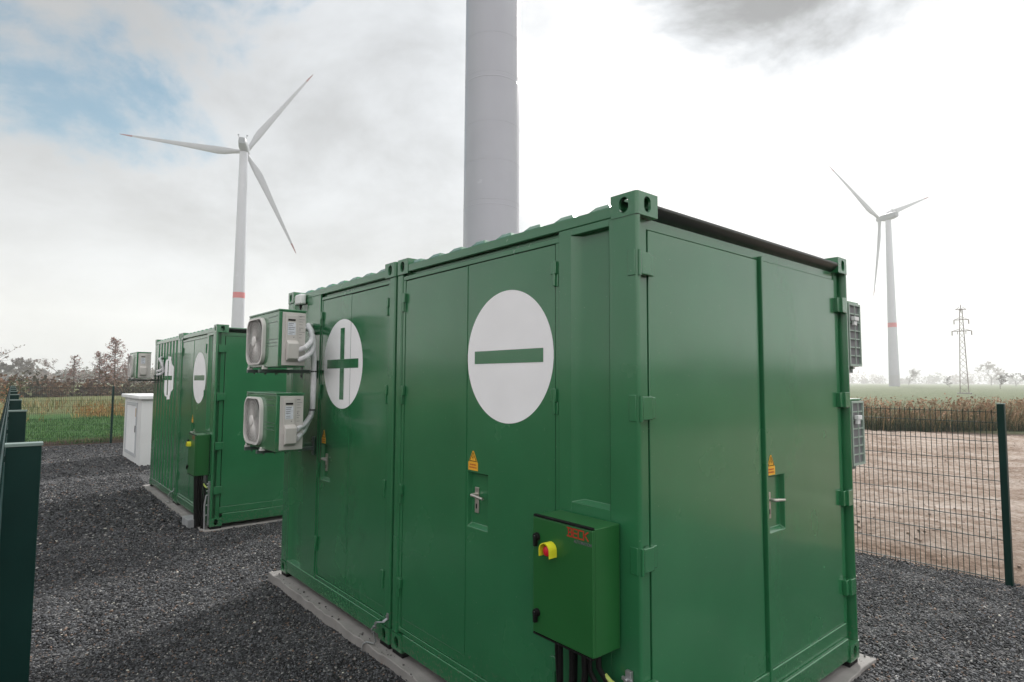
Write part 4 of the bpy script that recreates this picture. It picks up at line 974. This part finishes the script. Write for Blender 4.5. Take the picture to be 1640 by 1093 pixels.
# golden reeds and sedge behind the meadow
k = 11000; x = rng.uniform(-26, 34, k); y = 41.5+rng.normal(0,1.2,k)+1.5*np.sin(x*.4); hm = vnoise(x, y, .35, 6); kp = (hm > .42); x = x[kp]; y = y[kp]; base = np.stack([x,y,gh(x,y)-.05],1)
tuft('sedge', base, .25, .75, .016, .35, [(.36,.22,.075),(.30,.17,.05),(.26,.22,.09),(.15,.14,.05),(.40,.28,.12)], 'golden brown sedge and reeds behind the green meadow', 'sedge', plume=(.15, (.33,.17,.06)))
k = 9000; x = rng.uniform(-30, 60, k); y = 47+38*rng.random(k); kp = vnoise(x, y, .16, 8) > .42; x = x[kp]; y = y[kp]; base = np.stack([x,y,gh(x,y)-.05],1)
tuft('rough_grass', base, .3, .8, .03, .3, [(.20,.20,.085),(.14,.16,.06),(.28,.20,.09)], 'pale rough grass between the golden sedge and the brown hedge', 'grass')

def clumps(cent, rad, n, size, pal, flat=.8, ground=-.2):
    """leaf-sized quads scattered in lumpy volumes"""
    V = []; C_ = []
    for (cx, cy, cz), r, k in zip(cent, rad, n):
        p = rng.normal(0, 1, (k, 3)); p /= np.linalg.norm(p, axis=1)[:,None]; p *= (rng.random((k,1))**.45)*np.array([r, r, r*flat])
        c = np.array([cx, cy, cz])+p; c[:,2] = np.maximum(c[:,2], ground)
        s = size*rng.uniform(.5, 1.5, (k,1)); d1 = rng.normal(0,.6,(k,3)); d2 = rng.normal(0,.6,(k,3))
        V.append(np.stack([c-d1*s, c+d2*s, c+d1*s, c-d2*s], 1).reshape(-1,3))
        pc = np.array(pal[rng.integers(0, len(pal))])*rng.uniform(.75,1.2); C_.append(np.repeat(pc*rng.uniform(.6,1.3,(k,1)), 4, 0))
    V = np.concatenate(V); return V, np.arange(len(V)).reshape(-1,4), np.concatenate(C_)
# brown hedge behind the rough grass
cent = []; rad = []; nn_ = []
for x in np.arange(-40, 120, 1.1):
    h = 1.0+1.2*random.random(); yy = 96+random.uniform(-4,4)-abs(x)*.05; cent.append((x+random.uniform(-1,1), yy, h*.45)); rad.append(h*1.3); nn_.append(330)
V, F, c = clumps(cent, rad, nn_, .17, [(.085,.045,.028),(.10,.055,.032),(.07,.05,.03),(.055,.05,.027),(.12,.062,.032)], .85)
tag(bulk('hedgerow', V, F, TONE, c), 'low rusty brown hedgerow below the misty trees on the left', 'hedge', kind='stuff')
# orange bushes
def bush(x, y, r, h, pal, label, n=900, size=.05):
    cent = [(x+random.uniform(-r,r)*.6, y+random.uniform(-r,r)*.6, gh(0,y)+h*random.uniform(.25,.7)) for _ in range(9)]
    V, F, c = clumps(cent, [r*.55]*9, [n//9]*9, size, pal, h/r*.8); b = empty('bush', (x, y, float(gh(0,y))), 0, label, 'bush')
    o = bulk('leaves', V-np.array([x,y,float(gh(0,y))]), F, TONE, c); o.parent = b
    mb = MB()
    for _ in range(9): a = random.uniform(0,6.28); mb.tube([(0,0,-.1),(math.cos(a)*r*.3,math.sin(a)*r*.3,h*.5),(math.cos(a)*r*.6,math.sin(a)*r*.6,h*.95)], [.03,.02,.006], 4)
    mb.build('stems', BARK, b); return b
BARK = mat('bark', (.085,.066,.055), .9, var=(3,.3))
bush(-3.6, 52, 2.2, 1.6, [(.40,.17,.07),(.34,.14,.06)], 'rust orange bush at the left edge behind the golden sedge', 2200, .05)
bush(13.5, 60, 1.8, 1.5, [(.38,.2,.07),(.3,.17,.07)], 'orange brown bush right of the white cabinet in the sedge', 1500, .05)

def tree(loc, h, spread, label, leaves=0, leafcol=((.16,.07,.05),), seed=0, grp=None, conical=False, thick=1.0, depth=5, lsize=.1):
    rd = random.Random(seed); t = empty('bare_tree', loc, 0, label, 'tree', grp); tr = MB(); cr = MB(); pts = []
    def grow(p, d, ln, r, lvl):
        q = p; seg = 3; P = [p]; 
        for i in range(seg):
            d = (d+Vector((rd.uniform(-1,1), rd.uniform(-1,1), rd.uniform(-.3,.6)))*.13).normalized(); q = q+d*(ln/seg); P.append(q)
        (tr if lvl <= 1 else cr).tube(P, [r*(1-.35*i/seg) for i in range(seg+1)], 5 if lvl < 2 else 3, cap=False)
        if lvl >= 2: pts.extend(P[1:])
        if lvl >= depth: return
        nb = rd.choice((2, 3, 3))
        for k in range(nb):
            ax = Vector((rd.uniform(-1,1), rd.uniform(-1,1), rd.uniform(-.1,.5))).normalized()
            nd = (d*.75+ax*spread).normalized(); grow(q if k == 0 or lvl > 3 else P[rd.randint(1, seg)], nd, ln*rd.uniform(.62,.85), r*.58, lvl+1)
    if conical:
        tr.tube([(0,0,-.2),(.05,0,h*.35),(0,.06,h*.7),(.02,0,h)], [.085*thick, .07*thick, .04*thick, .008], 6)
        for i in range(46):
            z = h*(.16+.8*i/46); a = rd.uniform(0,6.28); ln = h*.36*(1-z/h)**.75+.25
            grow2 = Vector((math.cos(a), math.sin(a), rd.uniform(.15,.55))).normalized(); p = Vector((0,0,z)); q = p+grow2*ln
            cr.tube([p, p+grow2*ln*.5+Vector((0,0,.04)), q], [.028*thick,.017*thick,.006], 4, cap=False)
            for j in range(9):
                s = rd.uniform(.2,1); b = p+grow2*ln*s; e = b+Vector((rd.uniform(-1,1), rd.uniform(-1,1), rd.uniform(-.2,.9))).normalized()*ln*.33; cr.tube([b, e], [.011*thick,.004], 3, cap=False); pts.extend([e, (b+e)/2, b])
    else: grow(Vector((0,0,-.2)), Vector((0,0,1)), h*.30, h*.016*thick, 0)
    tr.build('trunk', BARK, t); cr.build('crown', BARK, t)
    if leaves and pts:
        c = np.array([tuple(pts[rd.randrange(len(pts))]) for _ in range(leaves)])+rng.normal(0,.12,(leaves,3))*(h/8); s = lsize*rng.uniform(.5,1.3,(leaves,1)); d1 = rng.normal(0,.6,(leaves,3)); d2 = rng.normal(0,.6,(leaves,3))
        V = np.stack([c-d1*s, c+d2*s, c+d1*s, c-d2*s], 1).reshape(-1,3); lc = np.array(leafcol)[rng.integers(0,len(leafcol),leaves)]*rng.uniform(.6,1.3,(leaves,1))
        o = bulk('leaves', V, np.arange(len(V)).reshape(-1,4), TONE, np.repeat(lc,4,0)); o.parent = t
    return t
GT = 'leafless autumn trees behind the left meadow'
RL = ((.22,.10,.085),(.17,.09,.075),(.26,.13,.10))
tree((9.96,102.5,-.2), 8.3, .7, 'tall bare tree with dark red leaves just left of the white cabinet unit', 1700, RL, 3, GT, conical=True, thick=1.6, lsize=.095)
tree((7.7,98,-.2), 6.0, .7, 'smaller bare tree with sparse dark leaves left of the tall red one', 750, RL, 4, GT, conical=True, thick=1.4, lsize=.09)
tree((5.2,103,-.2), 5.6, .75, 'slim leafless tree at the left end of the dark tree group', 500, RL, 5, GT, conical=True, thick=1.2, lsize=.09)
tree((12.6,108,-.2), 6.2, .7, 'short reddish tree half hidden by the cooling unit', 800, RL, 8, GT, conical=True, thick=1.3, lsize=.09)
tree((9.4,198,-.3), 10.5, .85, 'pale rounded leafless tree in the mist left of the tall red one', 900, ((.16,.11,.09),), 11, GT, lsize=.13)
tree((3.6,258,-.3), 11, .85, 'misty rounded tree rising above the far wood on the left', 2500, ((.10,.08,.065),), 12, GT, lsize=.22)
tree((-3.0,235,-.3), 9.5, .8, 'far misty dark tree near the left edge', 2500, ((.10,.10,.085),), 13, GT, lsize=.22)
tree((-1.9,47,-.2), 3.0, 1.0, 'bare spreading shrub behind the corner of the left fence', 500, ((.09,.10,.05),), 21, GT, lsize=.05)
tree((-4.2,78,-.2), 7.2, .9, 'bare tree touching the left edge of the picture', 350, ((.12,.08,.06),), 22, GT, lsize=.08)
GT2 = 'hazy trees in the field on the right'
tree((602.7,173.7,-.3), 18.0, .85, 'hazy round tree just right of the distant turbine base', 1500, ((.12,.11,.09),), 31, GT2, lsize=.25)
tree((677.9,130.9,-.3), 26.9, .9, 'largest hazy round tree right of the pylon', 2600, ((.15,.11,.09),), 32, GT2, lsize=.3)
tree((298,54.0,-.3), 7.6, .95, 'small dark spreading tree below the largest hazy one', 900, ((.09,.085,.07),), 33, GT2, lsize=.14)
tree((514.9,85.9,-.3), 13.6, .95, 'flat topped hazy tree near the right edge', 1500, ((.12,.11,.09),), 34, GT2, lsize=.22)
tree((346,82,-.3), 6.4, .95, 'tiny bush-like tree left of the pylon', 700, ((.10,.10,.08),), 35, GT2, lsize=.14)

# far woods
cent = []; rad = []; nn_ = []
for k in range(560):
    a = math.radians(-25+360*k/560+random.uniform(-.3,.3)); 
    d_ = 430 if a < math.radians(45) else 1200 if a < math.radians(105) else 210; d_ += random.uniform(-45, 45)*(.4 if d_ == 210 else 1)
    h = random.choice((5, 6, 7, 8, 8, 9, 11, 13))*(1.0 if a < .8 else 2.0 if a < 1.83 else .8)
    cent.append((math.sin(a)*d_, math.cos(a)*d_, h*.36)); rad.append(h*.66); nn_.append(170 if d_ < 1000 else 420)
V, F, c = clumps(cent, rad, nn_, 1.0, [(.09,.085,.065),(.12,.09,.07),(.08,.09,.06),(.15,.10,.07)], .9)
tag(bulk('distant_wood', V, F, TONE, c), 'far belt of bare woodland fading into the mist along the horizon', 'woodland', kind='stuff')

# ------------------------------------------------------------------ haze
hz = MB().box(-1650, 1650, -1650, 1650, -3, 152).build('haze', mat('haze_air', (1,1,1)), None)
m = hz.data.materials[0]; nt = m.node_tree
for nd in list(nt.nodes):
    if nd.type != 'OUTPUT_MATERIAL': nt.nodes.remove(nd)
pv = nt.nodes.new('ShaderNodeVolumePrincipled'); pv.inputs['Color'].default_value = (1, 1, 1, 1); pv.inputs['Density'].default_value = .0007; pv.inputs['Anisotropy'].default_value = .2
nt.links.new(pv.outputs[0], nt.nodes['Material Output'].inputs['Volume'] if 'Material Output' in nt.nodes else [x for x in nt.nodes if x.type == 'OUTPUT_MATERIAL'][0].inputs['Volume'])
tag(hz, 'pale morning mist thickening toward the horizon over the fields', 'haze', kind='stuff')

# ------------------------------------------------------------------ sky and sun
SUN_AZ, SUN_EL = math.radians(66), math.radians(34)      # azimuth from +Y towards +X
w = bpy.data.worlds.new('World'); S.world = w; w.use_nodes = True; nt = w.node_tree; N = nt.nodes; K = nt.links
for nd in list(N): N.remove(nd)
out = N.new('ShaderNodeOutputWorld'); bg = N.new('ShaderNodeBackground'); K.new(bg.outputs[0], out.inputs[0])
sky = N.new('ShaderNodeTexSky'); sky.sky_type = 'NISHITA'; sky.sun_disc = False; sky.sun_elevation = SUN_EL; sky.sun_rotation = SUN_AZ; sky.air_density = 1.0; sky.dust_density = .6
bg.inputs[1].default_value = .1
tc = N.new('ShaderNodeTexCoord'); DIR = tc.outputs['Generated']
def M(op, a, b=None, clamp=False):
    n = N.new('ShaderNodeMath'); n.operation = op; n.use_clamp = clamp
    for i, x in enumerate((a, b)):
        if x is None: continue
        if isinstance(x, (int, float)): n.inputs[i].default_value = x
        else: K.new(x, n.inputs[i])
    return n.outputs[0]
def dirdot(v):
    v = Vector(v).normalized(); n = N.new('ShaderNodeVectorMath'); n.operation = 'DOT_PRODUCT'; K.new(DIR, n.inputs[0]); n.inputs[1].default_value = v; return n.outputs['Value']
def remap(x, a, b, c=0., d=1., smooth=True):
    n = N.new('ShaderNodeMapRange'); n.interpolation_type = 'SMOOTHSTEP' if smooth else 'LINEAR'
    for i, v in zip((1,2,3,4), (a,b,c,d)): n.inputs[i].default_value = v
    K.new(x, n.inputs[0]); return n.outputs[0]
def NZ(sc, det, rough=.55, stretch=(1,1,1.7), off=(0,0,0), dist=0):
    mp = N.new('ShaderNodeMapping'); mp.inputs['Scale'].default_value = stretch; mp.inputs['Location'].default_value = off; K.new(DIR, mp.inputs['Vector'])
    n = N.new('ShaderNodeTexNoise'); n.inputs['Scale'].default_value = sc; n.inputs['Detail'].default_value = det; n.inputs['Roughness'].default_value = rough; n.inputs['Distortion'].default_value = dist; K.new(mp.outputs[0], n.inputs['Vector']); return n.outputs[0]
n1 = NZ(3.2, 9, .6, off=(.3,.2,.1), dist=.3); n2 = NZ(1.5, 5, .5, off=(2,1,0)); n3 = NZ(7, 8, .62)
gap = remap(M('ADD', dirdot((-.01,.85,.55)), M('MULTIPLY', M('SUBTRACT', n1, .5), .26)), .948, .995)     # break in the clouds
gapn = M('MULTIPLY', gap, .97)
darkc = remap(M('ADD', dirdot((.77,.29,.63)), M('MULTIPLY', M('SUBTRACT', n1, .5), .16)), .968, 1.02)      # grey base of the cloud by the sun
glow = remap(dirdot((.88,.22,.40)), .72, 1.0)
tone = M('ADD', remap(M('ADD', M('MULTIPLY', n1, .55), M('MULTIPLY', n2, .45)), .36, .64, 3.0, 5.6), M('MULTIPLY', glow, 3.8))
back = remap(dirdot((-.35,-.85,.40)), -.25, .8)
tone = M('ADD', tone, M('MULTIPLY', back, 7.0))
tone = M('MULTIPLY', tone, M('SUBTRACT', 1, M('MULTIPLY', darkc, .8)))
zdir = N.new('ShaderNodeSeparateXYZ'); K.new(DIR, zdir.inputs[0]); 
cl = N.new('ShaderNodeMix'); cl.data_type = 'RGBA'; cl.inputs[6].default_value = (.90,.945,1.0,1); cl.inputs[7].default_value = (1.0,.99,.985,1)
K.new(remap(tone, 5, 8), cl.inputs[0])
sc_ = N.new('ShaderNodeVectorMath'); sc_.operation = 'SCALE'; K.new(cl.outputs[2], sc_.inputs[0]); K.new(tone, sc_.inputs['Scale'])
bl = N.new('ShaderNodeVectorMath'); bl.operation = 'MULTIPLY'; K.new(sky.outputs[0], bl.inputs[0]); bl.inputs[1].default_value = (.22,.60,.64)
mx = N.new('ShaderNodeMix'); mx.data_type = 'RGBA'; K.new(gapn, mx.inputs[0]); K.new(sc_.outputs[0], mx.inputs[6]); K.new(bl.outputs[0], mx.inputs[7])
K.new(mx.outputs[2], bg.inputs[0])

sl = bpy.data.lights.new('sun', 'SUN'); sl.energy = 3.6; sl.angle = math.radians(9); sl.color = (1.0, .965, .93)
so = bpy.data.objects.new('sun', sl); COL.objects.link(so); so.location = (0,0,160)
dv = Vector((math.sin(SUN_AZ)*math.cos(SUN_EL), math.cos(SUN_AZ)*math.cos(SUN_EL), math.sin(SUN_EL)))
so.rotation_euler = dv.to_track_quat('Z', 'Y').to_euler()

# ------------------------------------------------------------------ camera
f, pi_, ro, ya = 956.987, .0666, .0045, -.7032; Cc = Vector((-2.2844, -1.7699, 1.9729))
Fv = Vector((-math.sin(ya)*math.cos(pi_), math.cos(ya)*math.cos(pi_), math.sin(pi_))); Rv = Vector((math.cos(ya), math.sin(ya), 0)); Uv = Rv.cross(Fv)
R2 = Rv*math.cos(ro)+Uv*math.sin(ro); U2 = -Rv*math.sin(ro)+Uv*math.cos(ro)
cam = bpy.data.cameras.new('camera'); co = bpy.data.objects.new('camera', cam); COL.objects.link(co)
co.matrix_world = Matrix(((R2.x, U2.x, -Fv.x, Cc.x), (R2.y, U2.y, -Fv.y, Cc.y), (R2.z, U2.z, -Fv.z, Cc.z), (0,0,0,1)))
cam.sensor_width = 36; cam.lens = f/1640*36; cam.clip_start = .05; cam.clip_end = 6000
S.camera = co
S.view_settings.view_transform = 'Standard'; S.view_settings.look = 'None'; S.view_settings.exposure = .55; S.view_settings.gamma = 1
S.cycles.use_denoising = True; S.cycles.max_bounces = 6; S.cycles.volume_bounces = 2; S.cycles.volume_max_steps = 64
S.cycles.caustics_reflective = False; S.cycles.caustics_refractive = False
